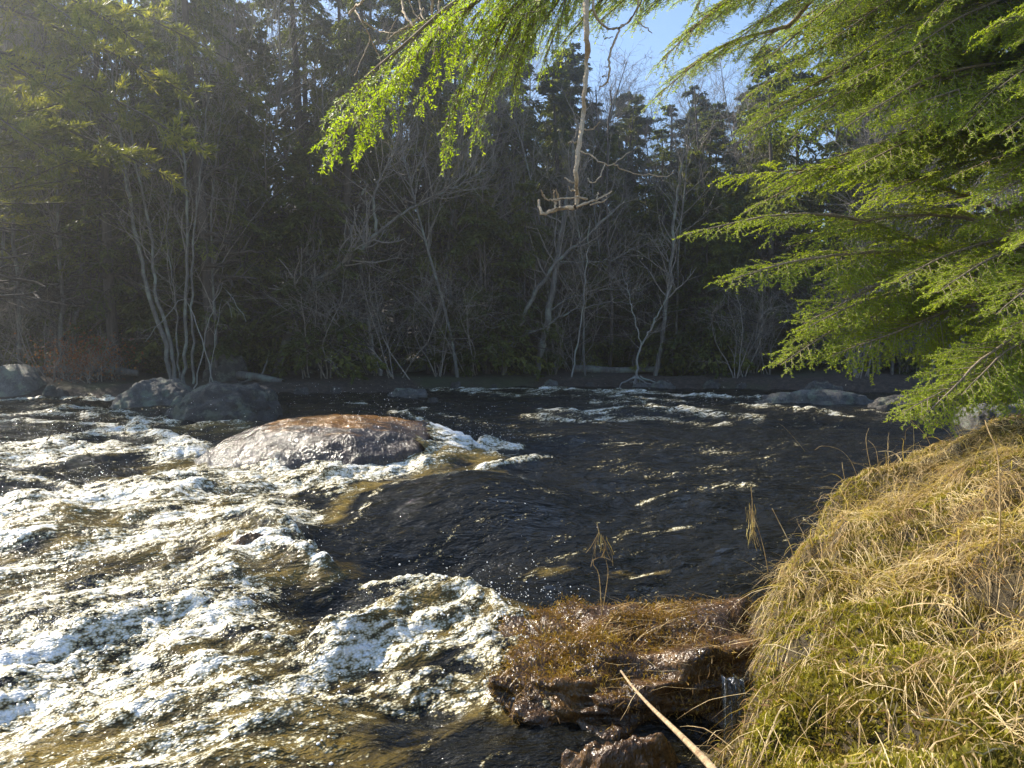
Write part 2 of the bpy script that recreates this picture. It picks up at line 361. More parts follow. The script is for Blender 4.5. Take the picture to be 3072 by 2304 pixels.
# ground: far bank, river bed and hillside as one sheet
xs = np.concatenate([np.linspace(-115, -32, 24), np.linspace(-30, 30, 160), np.linspace(32, 115, 24)])
ys = np.concatenate([np.linspace(-8, 10, 19), np.linspace(10.5, 45, 110), np.linspace(47, 98, 28)])
tag(grid_mesh(xs, ys, far_h, None).build('ground', M['litter']), 'dark leaf littered forest floor and hillside beyond the river', kind='structure')
# near bank
xs = np.concatenate([np.linspace(-12, -1, 12), np.linspace(-.9, 3.6, 190), np.linspace(3.7, 8, 44), np.linspace(8.5, 40, 30)])
ys = np.concatenate([np.linspace(-6, .4, 14), np.linspace(.45, 5.6, 210), np.linspace(5.7, 14, 60)])
tag(grid_mesh(xs, ys, lambda x, y: bank_h(x, y)[0], None).build('river_bank', M['soil']), 'mossy grass covered near river bank', kind='structure')

# ------------------------------------------------------------------ water
# each entry: points in photograph pixels, half width in pixels, froth, air, height in metres
STROKES = [
    # far streaks and breakers
    ([(0, 400), (60, 398), (130, 400)], 2.2, .9, .2, .05), ([(0, 414), (60, 415), (130, 417), (165, 422)], 4, .62, .2, .03),
    ([(0, 423), (80, 425), (120, 427)], 2.5, .55, .1, .02), ([(0, 407), (100, 408)], 2, .45, 0, 0),
    ([(430, 389), (520, 390), (600, 392), (700, 396), (760, 398)], 1.8, .72, .1, .05), ([(470, 394), (560, 395), (640, 397)], 1.6, .5, .1, .02),
    ([(330, 404), (365, 403)], 1.5, .4, 0, 0), ([(595, 402), (650, 400), (680, 402)], 2.4, .6, .1, .05),
    ([(545, 414), (580, 413), (612, 411), (640, 410), (680, 411), (720, 415), (760, 420)], 3.6, .62, .25, .08),
    ([(600, 418), (660, 419), (730, 424)], 3.0, .5, .2, .02), ([(520, 418), (560, 419), (600, 421)], 2.2, .6, .1, .02),
    ([(735, 404), (780, 408), (830, 413), (850, 415)], 2.6, .6, .2, .05), ([(760, 402), (800, 403)], 1.5, .5, 0, 0), ([(860, 412), (900, 410)], 1.6, .45, 0, 0),
    ([(640, 402), (655, 408), (690, 414)], 3, .55, .1, .05),
    # left breaker and the apron of froth under the boulder
    ([(0, 452), (40, 447), (80, 440), (115, 434), (150, 437), (185, 446)], 5.5, .95, .35, .13),
    ([(20, 458), (90, 455), (170, 456)], 7, .82, .35, .02), ([(0, 461), (60, 468)], 4, .55, .2, 0),
    ([(130, 428), (150, 422), (165, 418)], 3, .7, .2, .08), ([(180, 432), (210, 428), (240, 427)], 4.5, .5, .8, .03),
    ([(175, 448), (215, 456), (260, 466), (300, 474), (340, 478), (380, 474), (412, 468)], 7.5, 1.15, .4, .06),
    ([(340, 470), (380, 466), (412, 466)], 6, 1.2, .2, .14),
    ([(200, 470), (260, 482), (320, 490), (370, 486)], 8, .75, .5, .02), ([(110, 478), (170, 474), (220, 470)], 4, .35, .8, 0),
    ([(150, 468), (230, 462)], 4, .5, .9, 0), ([(240, 484), (330, 480)], 4, .3, .8, 0), ([(90, 480), (140, 483), (200, 480)], 4, .72, .1, .03),
    ([(0, 478), (40, 476), (80, 482)], 3, .7, .1, .04),
    # stream over the boulder's right shoulder and the golden hump
    ([(395, 412), (425, 422), (448, 434), (470, 448), (490, 458)], 3.0, .62, .3, .05), ([(400, 408), (440, 413), (480, 424), (505, 432)], 2.2, .42, .2, .03),
    ([(478, 455), (500, 449), (520, 450)], 3.6, .95, .3, .09), ([(430, 468), (455, 461), (480, 458)], 5.5, .45, 1.2, .11),
    ([(480, 470), (515, 462), (545, 456)], 2.6, .8, .4, .04), ([(420, 478), (450, 474), (500, 472)], 3, .4, .9, 0),
    ([(330, 520), (370, 500), (410, 488), (450, 484)], 5, .26, .9, .0), ([(455, 482), (490, 478)], 3, .75, .2, .03),
    ([(345, 535), (370, 515), (400, 500), (430, 492)], 3.2, .38, .1, 0),
    # left middle: long white crest, bluish apron, bubble fields
    ([(0, 523), (45, 516), (90, 505), (140, 500), (185, 500)], 7.5, 1.1, .4, .16),
    ([(20, 508), (60, 500), (110, 495)], 5, .7, .2, .04), ([(0, 500), (40, 492), (90, 490), (150, 490)], 6, .58, .1, .02),
    ([(185, 500), (230, 492), (280, 488), (330, 492)], 11, .72, .25, .03), ([(200, 508), (250, 512), (290, 520)], 8, .60, .45, 0),
    ([(0, 545), (60, 530), (120, 522), (200, 520)], 14, .66, .8, 0), ([(0, 575), (70, 555), (150, 545), (210, 545)], 15, .50, .9, 0),
    ([(215, 527), (245, 522), (270, 528), (282, 540)], 4.5, .62, .8, .12), ([(280, 537), (300, 544), (322, 552)], 2.4, .95, .2, .04),
    ([(225, 560), (250, 548), (275, 548), (300, 556), (325, 563)], 4.5, .8, .5, .12), ([(240, 570), (290, 572), (330, 570)], 8, .35, .9, 0),
    ([(0, 615), (70, 590), (150, 575), (220, 560)], 16, .52, .25, 0), ([(0, 640), (80, 615), (160, 600), (230, 585)], 14, .55, .2, 0),
    ([(190, 590), (220, 580), (240, 590)], 9, .62, .7, 0),
    # lower left breakers
    ([(95, 640), (140, 622), (185, 612), (225, 612), (240, 620)], 11, 1.05, .4, .11), ([(130, 642), (180, 630), (230, 632)], 9, .9, .4, 0),
    ([(0, 668), (50, 652), (110, 640), (160, 640)], 15, .95, .4, .05), ([(0, 700), (70, 690), (140, 680), (200, 672)], 17, .88, .6, 0),
    ([(0, 735), (60, 722), (140, 712), (230, 700)], 17, .62, 1.0, 0), ([(0, 768), (80, 760), (180, 745), (300, 725)], 20, .48, 1.1, 0),
    ([(60, 790), (200, 780), (320, 760)], 18, .40, .9, 0), ([(210, 660), (300, 648), (380, 640)], 9, .55, .8, 0),
    ([(230, 690), (300, 690), (350, 700)], 9, .58, .4, 0), ([(330, 690), (380, 700), (420, 705)], 7, .55, .3, 0), ([(280, 720), (330, 712), (380, 715)], 6, .45, .6, 0),
    ([(170, 672), (190, 660), (215, 668)], 9, -.25, .5, .03),
    ([(350, 650), (410, 640), (470, 628)], 14, .55, .7, .02), ([(360, 628), (420, 618), (470, 612)], 8, .6, .9, .03),
    ([(230, 656), (300, 668), (360, 682), (430, 692), (490, 702)], 12, .6, .6, 0), ([(300, 640), (340, 655), (330, 672)], 12, .6, .5, 0),
    # breaker against the mossy rock
    ([(335, 650), (370, 634), (400, 618), (430, 607), (460, 604), (490, 612), (505, 624)], 8.5, .8, .7, .13),
    ([(250, 648), (300, 650), (350, 645), (420, 635), (470, 630)], 7, .85, .5, .05), ([(340, 660), (420, 660), (480, 650), (520, 648)], 10, .78, .6, 0),
    ([(485, 640), (490, 665), (500, 690), (530, 712)], 13, .9, .3, .03), ([(380, 675), (440, 680), (490, 690)], 9, .6, .5, 0), ([(430, 690), (480, 695), (540, 705)], 6, .5, .1, 0),
    # thin foam lines on the dark swell
    ([(372, 578), (410, 574), (460, 572)], 2.6, 1.0, .1, .02), ([(340, 590), (380, 582), (430, 578)], 2.8, .45, 0, 0), ([(330, 600), (370, 600), (420, 595)], 5, .33, 0, 0),
    ([(520, 560), (570, 548), (640, 535), (700, 522)], 2.2, .34, 0, 0), ([(480, 572), (540, 552), (590, 540), (650, 526)], 2.0, .33, 0, 0),
    ([(560, 548), (600, 540), (640, 532)], 2.2, .42, 0, 0), ([(640, 505), (700, 490), (745, 486)], 2.0, .45, 0, 0), ([(698, 489), (745, 488)], 3.2, .5, .1, .0),
    ([(520, 590), (545, 570), (560, 580)], 4, .42, .2, 0), ([(545, 575), (600, 572), (660, 570)], 4, .3, .6, 0),
    ([(560, 440), (640, 444), (700, 448), (760, 455)], 9, .30, 0, 0), ([(600, 462), (660, 470), (720, 475)], 8, .26, 0, 0), ([(500, 428), (560, 436), (620, 438)], 7, .3, 0, 0),
    ([(650, 478), (700, 468), (740, 470)], 5, .27, .3, 0),
]
# broad swells and hollows: px, py, half sizes in pixels, metres
SWELL = [(330, 505, 70, 14, .05), (480, 508, 90, 20, .27), (440, 552, 100, 14, -.20), (330, 590, 60, 18, -.12), (270, 535, 30, 14, .10), (240, 575, 50, 14, .05),
         (330, 600, 60, 12, -.05), (180, 660, 40, 14, .05), (430, 625, 70, 18, .04), (150, 470, 70, 6, -.07), (60, 490, 60, 8, -.05), (60, 535, 90, 20, .05),
         (700, 540, 60, 14, .03), (640, 555, 60, 12, -.03), (560, 470, 60, 6, -.05), (600, 485, 50, 5, .05), (690, 500, 50, 7, .05), (440, 465, 28, 7, .10), (400, 700, 80, 20, -.06), (330, 740, 80, 20, .03)]
nx, ny = 640, 520
tt = np.linspace(0, 1, ny); yy = 1.6 * (24.0 / 1.6) ** tt
uu = np.linspace(-1, 1, nx); uu = np.sign(uu) * (0.82 * np.abs(uu) + 0.5 * np.abs(uu) ** 6)
X = uu[None, :] * (yy[:, None] + 0.25); Y = np.repeat(yy[:, None], nx, 1)
Zb = zw0(Y)
PX, PY = topx(np.stack([X, Y, Zb], -1))
foamA = np.zeros(X.shape); aerA = np.zeros(X.shape); hA = np.zeros(X.shape)
wob = n2(X * 1.6, Y * 1.6, 11); wob2 = n2(X * 4, Y * 4, 12)
PXw = PX + 260 / np.maximum(Y, 2) * 0.10 * wob * 3; PYw = PY + 14 / np.maximum(Y, 2) * (wob * 1.2 + wob2 * 0.7)
for pts, hw, fo, ae, he in STROKES:
    pts = np.array(pts, float)
    if pts[0, 0] <= 20 and pts[0, 1] > 405: pts = np.vstack([pts[:1] + np.array([[-420, 40 if pts[0, 1] > 480 else 8]]), pts])   # the breaker goes on past the frame
    if pts[:, 1].mean() > 485 and pts[:, 0].mean() < 330: hw = hw * 1.5; ae = ae * .8; fo = fo * 1.12
    he = he * (.62 if pts[:, 1].mean() > 430 else .4); pts[:, 1] += he * 731 / np.clip(800 / np.maximum(pts[:, 1] - 350, 20), 2.4, 20) * .35
    lo = pts.min(0) - hw * 5; hi = pts.max(0) + hw * 5
    sel = (PXw > lo[0] - hw * 10) & (PXw < hi[0] + hw * 10) & (PYw > lo[1]) & (PYw < hi[1])
    if not sel.any(): continue
    x, y = PXw[sel], PYw[sel]; best = np.full(x.shape, 1e9)
    for a, b_ in zip(pts[:-1], pts[1:]):
        e = b_ - a; t = ((x - a[0]) * e[0] + (y - a[1]) * e[1]) / (e @ e)
        ov = np.maximum(np.maximum(-t, t - 1), 0) * np.hypot(*e); t = np.clip(t, 0, 1)
        pd = np.hypot((x - a[0] - t * e[0]) * np.where(ov > 0, .35, 1), y - a[1] - t * e[1])
        best = np.minimum(best, pd)
    k = np.exp(-(best / hw) ** 2); k2 = np.exp(-(best / (hw * 1.7)) ** 2)
    cur = foamA[sel]; foamA[sel] = np.where(fo > 0, np.maximum(cur, k * fo) + 0.05 * np.minimum(cur, k * fo), cur + k * fo)
    aerA[sel] = np.maximum(aerA[sel], k2 * ae); hA[sel] = np.maximum(hA[sel], k2 * he)
foamA = foamA * sm(3.5, 2.2, np.abs(uu))[None, :]
for cx, cy_, rx, ry, hh in SWELL:
    hA = hA + hh * np.exp(-((PX - cx) / rx) ** 2 - ((PY - cy_) / ry) ** 2)
s_ = X * FLOW[0] + Y * FLOW[1]; t_ = -X * FLOW[1] + Y * FLOW[0]
swl = np.exp(-((PX - 470) / 90) ** 2 - ((PY - 515) / 22) ** 2)
turb = 0.25 + 0.75 * sm(0.15, 0.8, foamA) + 0.35 * sm(-1, -6, X)
rip = 0.06 * n2(s_ * .9, t_ * 1.6, 1) + 0.034 * n2(s_ * 2.0, t_ * 4.2, 2) + 0.017 * n2(s_ * 4.5, t_ * 9, 3) + 0.005 * n2(s_ * 11, t_ * 22, 4)
rip = rip + .05 * n2(s_ * .45, t_ * 1.1, 35) + .014 * n2(X * 2.0, Y * 7.5, 33) + .007 * n2(X * 4.5, Y * 15, 34)
P3 = np.stack([X, Y, Zb], -1)
lump = np.abs(perlin(P3 * 7)) * 0.5 + np.abs(perlin(P3 * 16 + 5)) * 0.3 + np.abs(perlin(P3 * 34 + 9)) * 0.18
frothy = sm(0.3, 0.95, foamA)
nearfade = sm(26, 9, Y)
Z = Zb + hA + rip * (0.6 + 0.7 * turb) * (1 - .75 * swl) + frothy * nearfade * (lump * 0.062 + .06 * np.abs(perlin(np.stack([s_ * 2.2, t_ * 5, 0 * s_ + 3], -1)))) + frothy * 0.05 * n2(X * 3, Y * 3, 21)
calm = sm(2.5, 5, X) * sm(9, 7, Y)
Z = Z * (1 - 0.0) - calm * 0.0
foam2 = foamA + 0.28 * (n2(s_ * .7, t_ * 3.5, 6)) * sm(.1, .4, foamA) + frothy * (lump - .3) * 0.5
# scattered bubbles everywhere, gathered in streaks
foam2 = np.maximum(foam2, 0.13 + 0.16 * n2(s_ * .6, t_ * 2.8, 14) + 0.06 * sm(-1, -5, X))
mb = MB(); idx = np.arange(nx * ny).reshape(ny, nx)
q = np.stack([idx[:-1, :-1], idx[:-1, 1:], idx[1:, 1:], idx[1:, :-1]], -1).reshape(-1, 4)
mb.add(np.stack([X, Y, Z], -1), q)
wo = mb.build('river_water', M['water']); tag(wo, 'dark brown river water with white rapids', kind='structure')
foam2 = np.where(foam2 > .6, .58 + .13 * np.tanh((foam2 - .58) / .4), foam2)
for nm, ar in (('foam', foam2), ('aer', aerA)):
    a = wo.data.attributes.new(nm, 'FLOAT', 'POINT'); a.data.foreach_set('value', ar.ravel().astype(np.float32))

# froth beads and flying drops (real little blobs of white water)
def ico():
    g = (1 + 5 ** .5) / 2
    v = norm(np.array([(-1, g, 0), (1, g, 0), (-1, -g, 0), (1, -g, 0), (0, -1, g), (0, 1, g), (0, -1, -g), (0, 1, -g), (g, 0, -1), (g, 0, 1), (-g, 0, -1), (-g, 0, 1)], float))
    f = np.array([(0, 11, 5), (0, 5, 1), (0, 1, 7), (0, 7, 10), (0, 10, 11), (1, 5, 9), (5, 11, 4), (11, 10, 2), (10, 7, 6), (7, 1, 8), (3, 9, 4), (3, 4, 2), (3, 2, 6), (3, 6, 8), (3, 8, 9), (4, 9, 5), (2, 4, 11), (6, 2, 10), (8, 6, 7), (9, 8, 1)])
    return v, f
IV, IF = ico()
def blobs(mb, c, r, m=0):
    c = np.asarray(c); r = np.asarray(r); r3 = r if r.ndim == 2 else np.repeat(r[:, None], 3, 1)
    v = c[:, None, :] + IV[None] * r3[:, None, :]
    f = (IF[None] + (np.arange(len(c)) * 12)[:, None, None]).reshape(-1, 3); mb.add(v, f, m)
rs = RS(3)
prob = (np.clip(foam2 - .25, 0, 1) ** 2) * (Y < 9) * (np.abs(PX - 400) < 700) * (PY < 900)
dens = prob * (Y ** 2) ; dens = dens * np.where(Y < 5, 1, .5); pr = dens.ravel() / dens.sum()
k = rs.choice(pr.size, 4500, p=pr)
cen = np.stack([X.ravel()[k], Y.ravel()[k], Z.ravel()[k]], -1) + rs.normal(size=(4500, 3)) * np.array([.02, .02, .004])
rad = np.abs(rs.normal(size=4500)) * .0022 + .0016
mb = MB(); blobs(mb, cen, np.stack([rad * 1.3, rad * 1.3, rad * .8], -1))
tag(mb.build('froth_beads', M['froth']), 'white froth bubbles riding on the rapids', 'froth', kind='stuff')
mb = MB()
spr = [(390, 462, 25, 900, .20), (435, 606, 34, 300, .06), (500, 640, 24, 350, .08), (90, 440, 60, 600, .14), (120, 503, 60, 700, .12), (190, 612, 50, 700, .12), (330, 405, 50, 150, .35), (290, 470, 60, 600, .13), (460, 440, 30, 400, .12), (660, 408, 60, 300, .12), (520, 600, 30, 150, .10), (60, 640, 60, 400, .1), (250, 545, 40, 300, .1), (250, 590, 70, 120, .05)]
for px, py, sp, n, h in spr:
    c = on_water(px + rs.normal(size=n) * sp, np.clip(py + rs.normal(size=n) * sp * .12, 396, 760))
    c[:, 2] += np.abs(rs.normal(size=n)) ** 1.5 * h + .02
    blobs(mb, c, np.abs(rs.normal(size=n)) * .0011 * rs.rand(n) ** 1.5 * 2 + .0006 + .0002 * c[:, 1])
tag(mb.build('water_spray', M['froth']), 'drops of spray flying over the rapids', 'spray', kind='stuff')

# ------------------------------------------------------------------ boulders
def sphere(n_lat, n_lon):
    th = np.linspace(0, math.pi, n_lat)[1:-1]; ph = np.arange(n_lon) * 2 * math.pi / n_lon
    T, Pp = np.meshgrid(th, ph, indexing='ij')
    v = np.stack([np.sin(T) * np.cos(Pp), np.sin(T) * np.sin(Pp), np.cos(T)], -1).reshape(-1, 3)
    v = np.concatenate([v, [[0, 0, 1], [0, 0, -1]]]); idx = np.arange((n_lat - 2) * n_lon).reshape(n_lat - 2, n_lon)
    q = np.stack([idx[:-1], idx[1:], np.roll(idx[1:], -1, 1), np.roll(idx[:-1], -1, 1)], -1).reshape(-1, 4)
    t1 = np.stack([np.full(n_lon, len(v) - 2), idx[0], np.roll(idx[0], -1)], -1)
    t2 = np.stack([np.full(n_lon, len(v) - 1), np.roll(idx[-1], -1), idx[-1]], -1)
    return v, q, np.concatenate([t1, t2])
def water_film(o, sel, off, foamf, name):
    me = o.data; nv = len(me.vertices); co = np.empty(nv * 3, np.float32); me.vertices.foreach_get('co', co); co = co.reshape(-1, 3).astype(float)
    no = np.empty(nv * 3, np.float32); me.vertex_normals.foreach_get('vector', no); no = no.reshape(-1, 3)
    q = np.array([p.vertices[:] for p in me.polygons if len(p.vertices) == 4]); k = sel(co); q = q[k[q].all(1)]; ids = np.unique(q); mp2 = np.full(nv, -1); mp2[ids] = np.arange(len(ids))
    edge = off * (.6 + .8 * np.abs(perlin(co[ids] * 14)) + .5 * np.abs(perlin(co[ids] * 30))); mb = MB(); mb.add(co[ids] + no[ids] * edge[:, None], mp2[q]); f = mb.build(name, M['water'], o)
    for nm, ar in (('foam', foamf(co[ids])), ('aer', np.full(len(ids), .75))):
        a = f.data.attributes.new(nm, 'FLOAT', 'POINT'); a.data.foreach_set('value', ar.astype(np.float32))
    return f
def boulder(name, x0, x1, ytop, ybase, m_, label, seed, depth=None, flat=0.85, rz=0.0, tilt=0.0, res=(40, 64), rough=1.0, yb=None, skew=0.0, group=None, pw=0.8):
    """px range, top and water line in the photograph; stands where its foot meets water or bank"""
    y0 = yb if yb else float(on_water((x0 + x1) / 2, ybase)[1])
    wd = (x1 - x0) / FPX * y0 * 0.5; dp = (depth or flat) * wd
    yc = y0 + dp * 0.55
    top = at((x0 + x1) / 2, ytop, yc)[2]; foot = at((x0 + x1) / 2, ybase, y0)[2]
    xc = ((x0 + x1) / 2 - 512) / FPX * yc
    wd *= yc / y0
    H = top - foot + 0.02
    v, q, t = sphere(*res); p = np.sign(v) * np.abs(v) ** pw
    hz = H * 1.0 + 0.35
    s = np.array([wd, dp, hz / 1.0]) 
    off = RS(seed).uniform(0, 60, 3)
    d = 1 + 0.16 * rough * fbm(v * 1.3 + off, 3) - 0.09 * rough * np.abs(fbm(v * 2.6 + off, 3)) + 0.05 * rough * fbm(v * 5 + off, 4) + 0.018 * rough * fbm(v * 13 + off, 2)
    p = p * d[:, None]; p = p / np.abs(p).max(0)
    p[:, 0] += skew * np.clip(p[:, 2], 0, 1)
    p = p * s
    c, s2 = math.cos(rz), math.sin(rz)
    p[:, 2] += p[:, 0] * tilt
    mb = MB(); mb.add(p, q); mb.add(p, t) if False else None
    mb.v = [p]; mb.f = [q, t]; mb.m = [0, 0]; mb.sm = [True, True]
    o = mb.build(name, m_, None, (xc, yc, top - hz))
    tag(o, label, 'boulder' if 'boulder' in name else 'rock', group); return o
big = boulder('boulder', 182, 505, 411, 467, M['rock_wet'], 'largest boulder mid river, wet dark brown with orange film flowing over its top', 4, flat=.62, res=(90, 140), rough=.5, pw=1.0)
bb_ = np.array(big.bound_box); BW, BD, BH = bb_[:, 0].max(), bb_[:, 1].max(), bb_[:, 2].max()
def _rim(c):                                   # the sheet of water running over the back and the right shoulder
    u, v_, h_ = c[:, 0] / BW, c[:, 1] / BD, c[:, 2] / BH; return (h_ > .35) & ((u > .50 + .12 * perlin(c * 5)) | (v_ > .35 + .15 * perlin(c * 4)) & (h_ > .6))
water_film(big, _rim, .03, lambda c: .36 + .4 * np.exp(-((c[:, 0] / BW - .72) / .16) ** 2) + .6 * np.exp(-((c[:, 1] / BD - .3) / .2) ** 2), 'water_film')
boulder('boulder', 160, 287, 379, 421, M['rock_dark'], 'dark rounded boulder right behind the big wet boulder', 9, flat=.7, rough=.9, res=(70, 110))
boulder('boulder', 112, 205, 377, 408, M['rock_blue'], 'grey sloping boulder just left of the dark rounded boulder', 14, flat=.8, rough=.95, res=(70, 110), skew=.1)
boulder('boulder', -22, 50, 364, 399, M['rock'], 'large lichen grey boulder on the bank at the left edge', 21, flat=.8, rough=.6)
boulder('rock', 40, 72, 384, 400, M['rock_dark'], 'small rock beside the boulder at the left edge', 23)
boulder('rock', 383, 433, 386, 396, M['rock_blue'], 'low flat topped grey rock in the water below the leaning snag', 31, flat=.5, pw=.5)
boulder('boulder', 203, 252, 353, 384, M['rock_dark'], 'boulder with lichen standing behind the dark trunk on the far bank', 35, yb=17.6)
boulder('rock', 268, 352, 357, 386, M['rock_dark'], 'broad dark rock lying behind the leaning birch', 37, yb=19.2)
boulder('rock', 352, 380, 369, 387, M['rock_dark'], 'dark round rock at the foot of the leaning snag', 38, yb=19.6)
boulder('rock', 541, 562, 379, 388, M['rock_blue'], 'small grey rock at the waterline by the pale trunks', 41)
boulder('rock', 628, 652, 381, 388, M['rock_blue'], 'small rock under the roots of the forked sapling', 43)
boulder('rock', 645, 680, 380, 388, M['rock_blue'], 'flat pale rock right of the root tangle', 45, flat=.6)
boulder('boulder', 788, 852, 380, 398, M['rock_dark'], 'rounded dark boulder behind the long slab on the right', 51)
boulder('rock', 745, 890, 389, 404, M['rock_blue'], 'long low slab of grey rock lying in the river at right', 55, flat=.35, pw=.7)
boulder('rock', 862, 930, 394, 410, M['rock_dark'], 'low dark rock at the right end of the long slab', 57, flat=.5)
boulder('boulder', 957, 1040, 395, 428, M['rock_blue'], 'big angular grey boulder past the grassy bank at the right edge', 61, flat=.8, pw=.55)
boulder('mossy_rock', 520, 735, 728, 812, M['rock_moss'], 'low wet brown rock under the mossy ledge at the bottom edge', 71, yb=2.45, flat=.45, pw=1.0, rough=.9, res=(60, 90))
boulder('rock', 424, 440, 397, 402, M['rock_dark'], 'tiny dark rock breaking the water beyond the flat topped rock', 64)
boulder('rock', 212, 285, 532, 558, M['rock_moss'], 'small drowned rock under the ledge of pouring water', 67, flat=.6)

_rr = RS(90)
for px, w_, lab in [(84, 20, 'small rock under the rusty shrubs'), (300, 26, 'small dark rock at the foot of the leaning birch'), (335, 16, 'tiny rock right of the leaning birch foot'), (455, 18, 'small rock at the waterline under the dark hemlocks'), (495, 14, 'tiny rock at the foot of the leaning grey tree'), (590, 16, 'tiny rock below the thin pale stem'), (712, 24, 'small dark rock at the waterline right of the sapling'), (742, 16, 'tiny rock left of the long slab')]:
    xx = np.linspace(14, 22, 400); fx = (px - 512) / FPX * xx; k = int(np.argmax(pdist(fx, xx, FAR) > -.1)); y0 = xx[k]
    pb_ = topx(np.array([fx[k], y0, float(zw0(y0))]))[1]; boulder('rock', px - w_ / 2, px + w_ / 2, pb_ - w_ * _rr.uniform(.3, .5), pb_ + 1, M['rock_dark'], lab, int(px), yb=y0, res=(24, 36))
# ------------------------------------------------------------------ trees
def grow(rs, p0, d0, L, r0, n=8, wob=0.12, up=0.0, droop=0.0):
    pts = [np.array(p0, float)]; d = norm(np.array(d0, float)); st = L / (n - 1)
    for i in range(n - 1):
        d = norm(d + rs.normal(size=3) * wob + np.array([0, 0, up - droop * i / n])); pts.append(pts[-1] + d * st)
    return np.array(pts)
def resample(pts, n):
    pts = np.asarray(pts, float); s = np.concatenate([[0], np.cumsum(np.linalg.norm(np.diff(pts, axis=0), axis=1))])
    if len(pts) > 2:                                # Catmull-Rom smoothing
        ext = np.vstack([2 * pts[0] - pts[1], pts, 2 * pts[-1] - pts[-2]]); out = []
        for i in range(len(pts) - 1):
            t = np.linspace(0, 1, 8, endpoint=False)[:, None]; a, b_, c_, d_ = ext[i:i + 4]
            out.append(.5 * (2 * b_ + (c_ - a) * t + (2 * a - 5 * b_ + 4 * c_ - d_) * t ** 2 + (3 * b_ - a - 3 * c_ + d_) * t ** 3))
        pts = np.vstack(out + [pts[-1:]]); s = np.concatenate([[0], np.cumsum(np.linalg.norm(np.diff(pts, axis=0), axis=1))])
    u = np.linspace(0, s[-1], n)
    return np.stack([np.interp(u, s, pts[:, k]) for k in range(3)], -1)
def twig_fan(mb, rs, stem, rad, count, t0, len_f, ang, levels, m=0, up=.15, minr=.003, sub=5):
    """branches along a stem, each with side twigs; batched"""
    n = len(stem); t = rs.uniform(t0, 1, count) ** 0.8; fi = t * (n - 1); i = np.minimum(fi.astype(int), n - 2); fr = (fi - i)[:, None]
    base = stem[i] * (1 - fr) + stem[i + 1] * fr; tan = norm(stem[i + 1] - stem[i])
    rnd = rs.normal(size=(count, 3)); side = norm(rnd - (rnd * tan).sum(1, keepdims=True) * tan)
    a = rs.uniform(*ang, count)[:, None]; d = norm(tan * np.cos(a) + side * np.sin(a))
    L = len_f(t) * rs.uniform(.6, 1.2, count); r0 = np.maximum(np.interp(fi, np.arange(n), rad) * rs.uniform(.3, .5, count), minr)
    K = 7; P = [base]; dd = d
    for k in range(K - 1):
        dd = norm(dd + rs.normal(size=(count, 3)) * .16 + np.array([0, 0, up])); P.append(P[-1] + dd * (L / (K - 1))[:, None])
    P = np.stack(P, 1); R = r0[:, None] * np.linspace(1, .35, K)[None]
    mb.tubes(P, R, 4 if levels > 1 else 3, m)
    if levels > 1:
        B = count * sub; bi = np.repeat(np.arange(count), sub); tt_ = rs.uniform(.25, .98, B) * (K - 1); j = np.minimum(tt_.astype(int), K - 2); f2 = (tt_ - j)[:, None]
        b2 = P[bi, j] * (1 - f2) + P[bi, j + 1] * f2; tn = norm(P[bi, j + 1] - P[bi, j]); rn = rs.normal(size=(B, 3)); sd = norm(rn - (rn * tn).sum(1, keepdims=True) * tn)
        a = rs.uniform(.5, 1.1, B)[:, None]; d2 = norm(tn * np.cos(a) + sd * np.sin(a)); L2 = L[bi] * rs.uniform(.25, .6, B); dd = d2; Q = [b2]
        for k in range(4):
            dd = norm(dd + rs.normal(size=(B, 3)) * .18 + np.array([0, 0, up * .8])); Q.append(Q[-1] + dd * (L2 / 4)[:, None])
        Q = np.stack(Q, 1); R2 = np.maximum(r0[bi] * .45, minr * .8)[:, None] * np.linspace(1, .4, 5)[None]
        mb.tubes(Q, R2, 3, m)
        if levels > 2:
            s3 = 5; C = B * s3; bi = np.repeat(np.arange(B), s3); j = rs.randint(0, 4, C); f2 = rs.uniform(0, 1, (C, 1))
            b3 = Q[bi, j] * (1 - f2) + Q[bi, j + 1] * f2; tn = norm(Q[bi, j + 1] - Q[bi, j]); d3 = norm(tn + rs.normal(size=(C, 3)) * .75 + np.array([0, 0, up])); L3 = L2[bi] * rs.uniform(.2, .5, C)
            mid = b3 + d3 * (L3 * .5)[:, None]; e = mid + norm(d3 + rs.normal(size=(C, 3)) * .3) * (L3 * .5)[:, None]
            mb.tubes(np.stack([b3, mid, e], 1), np.full((C, 1), minr * .7) * np.array([[1, .8, .4]]), 3, m)
    return P

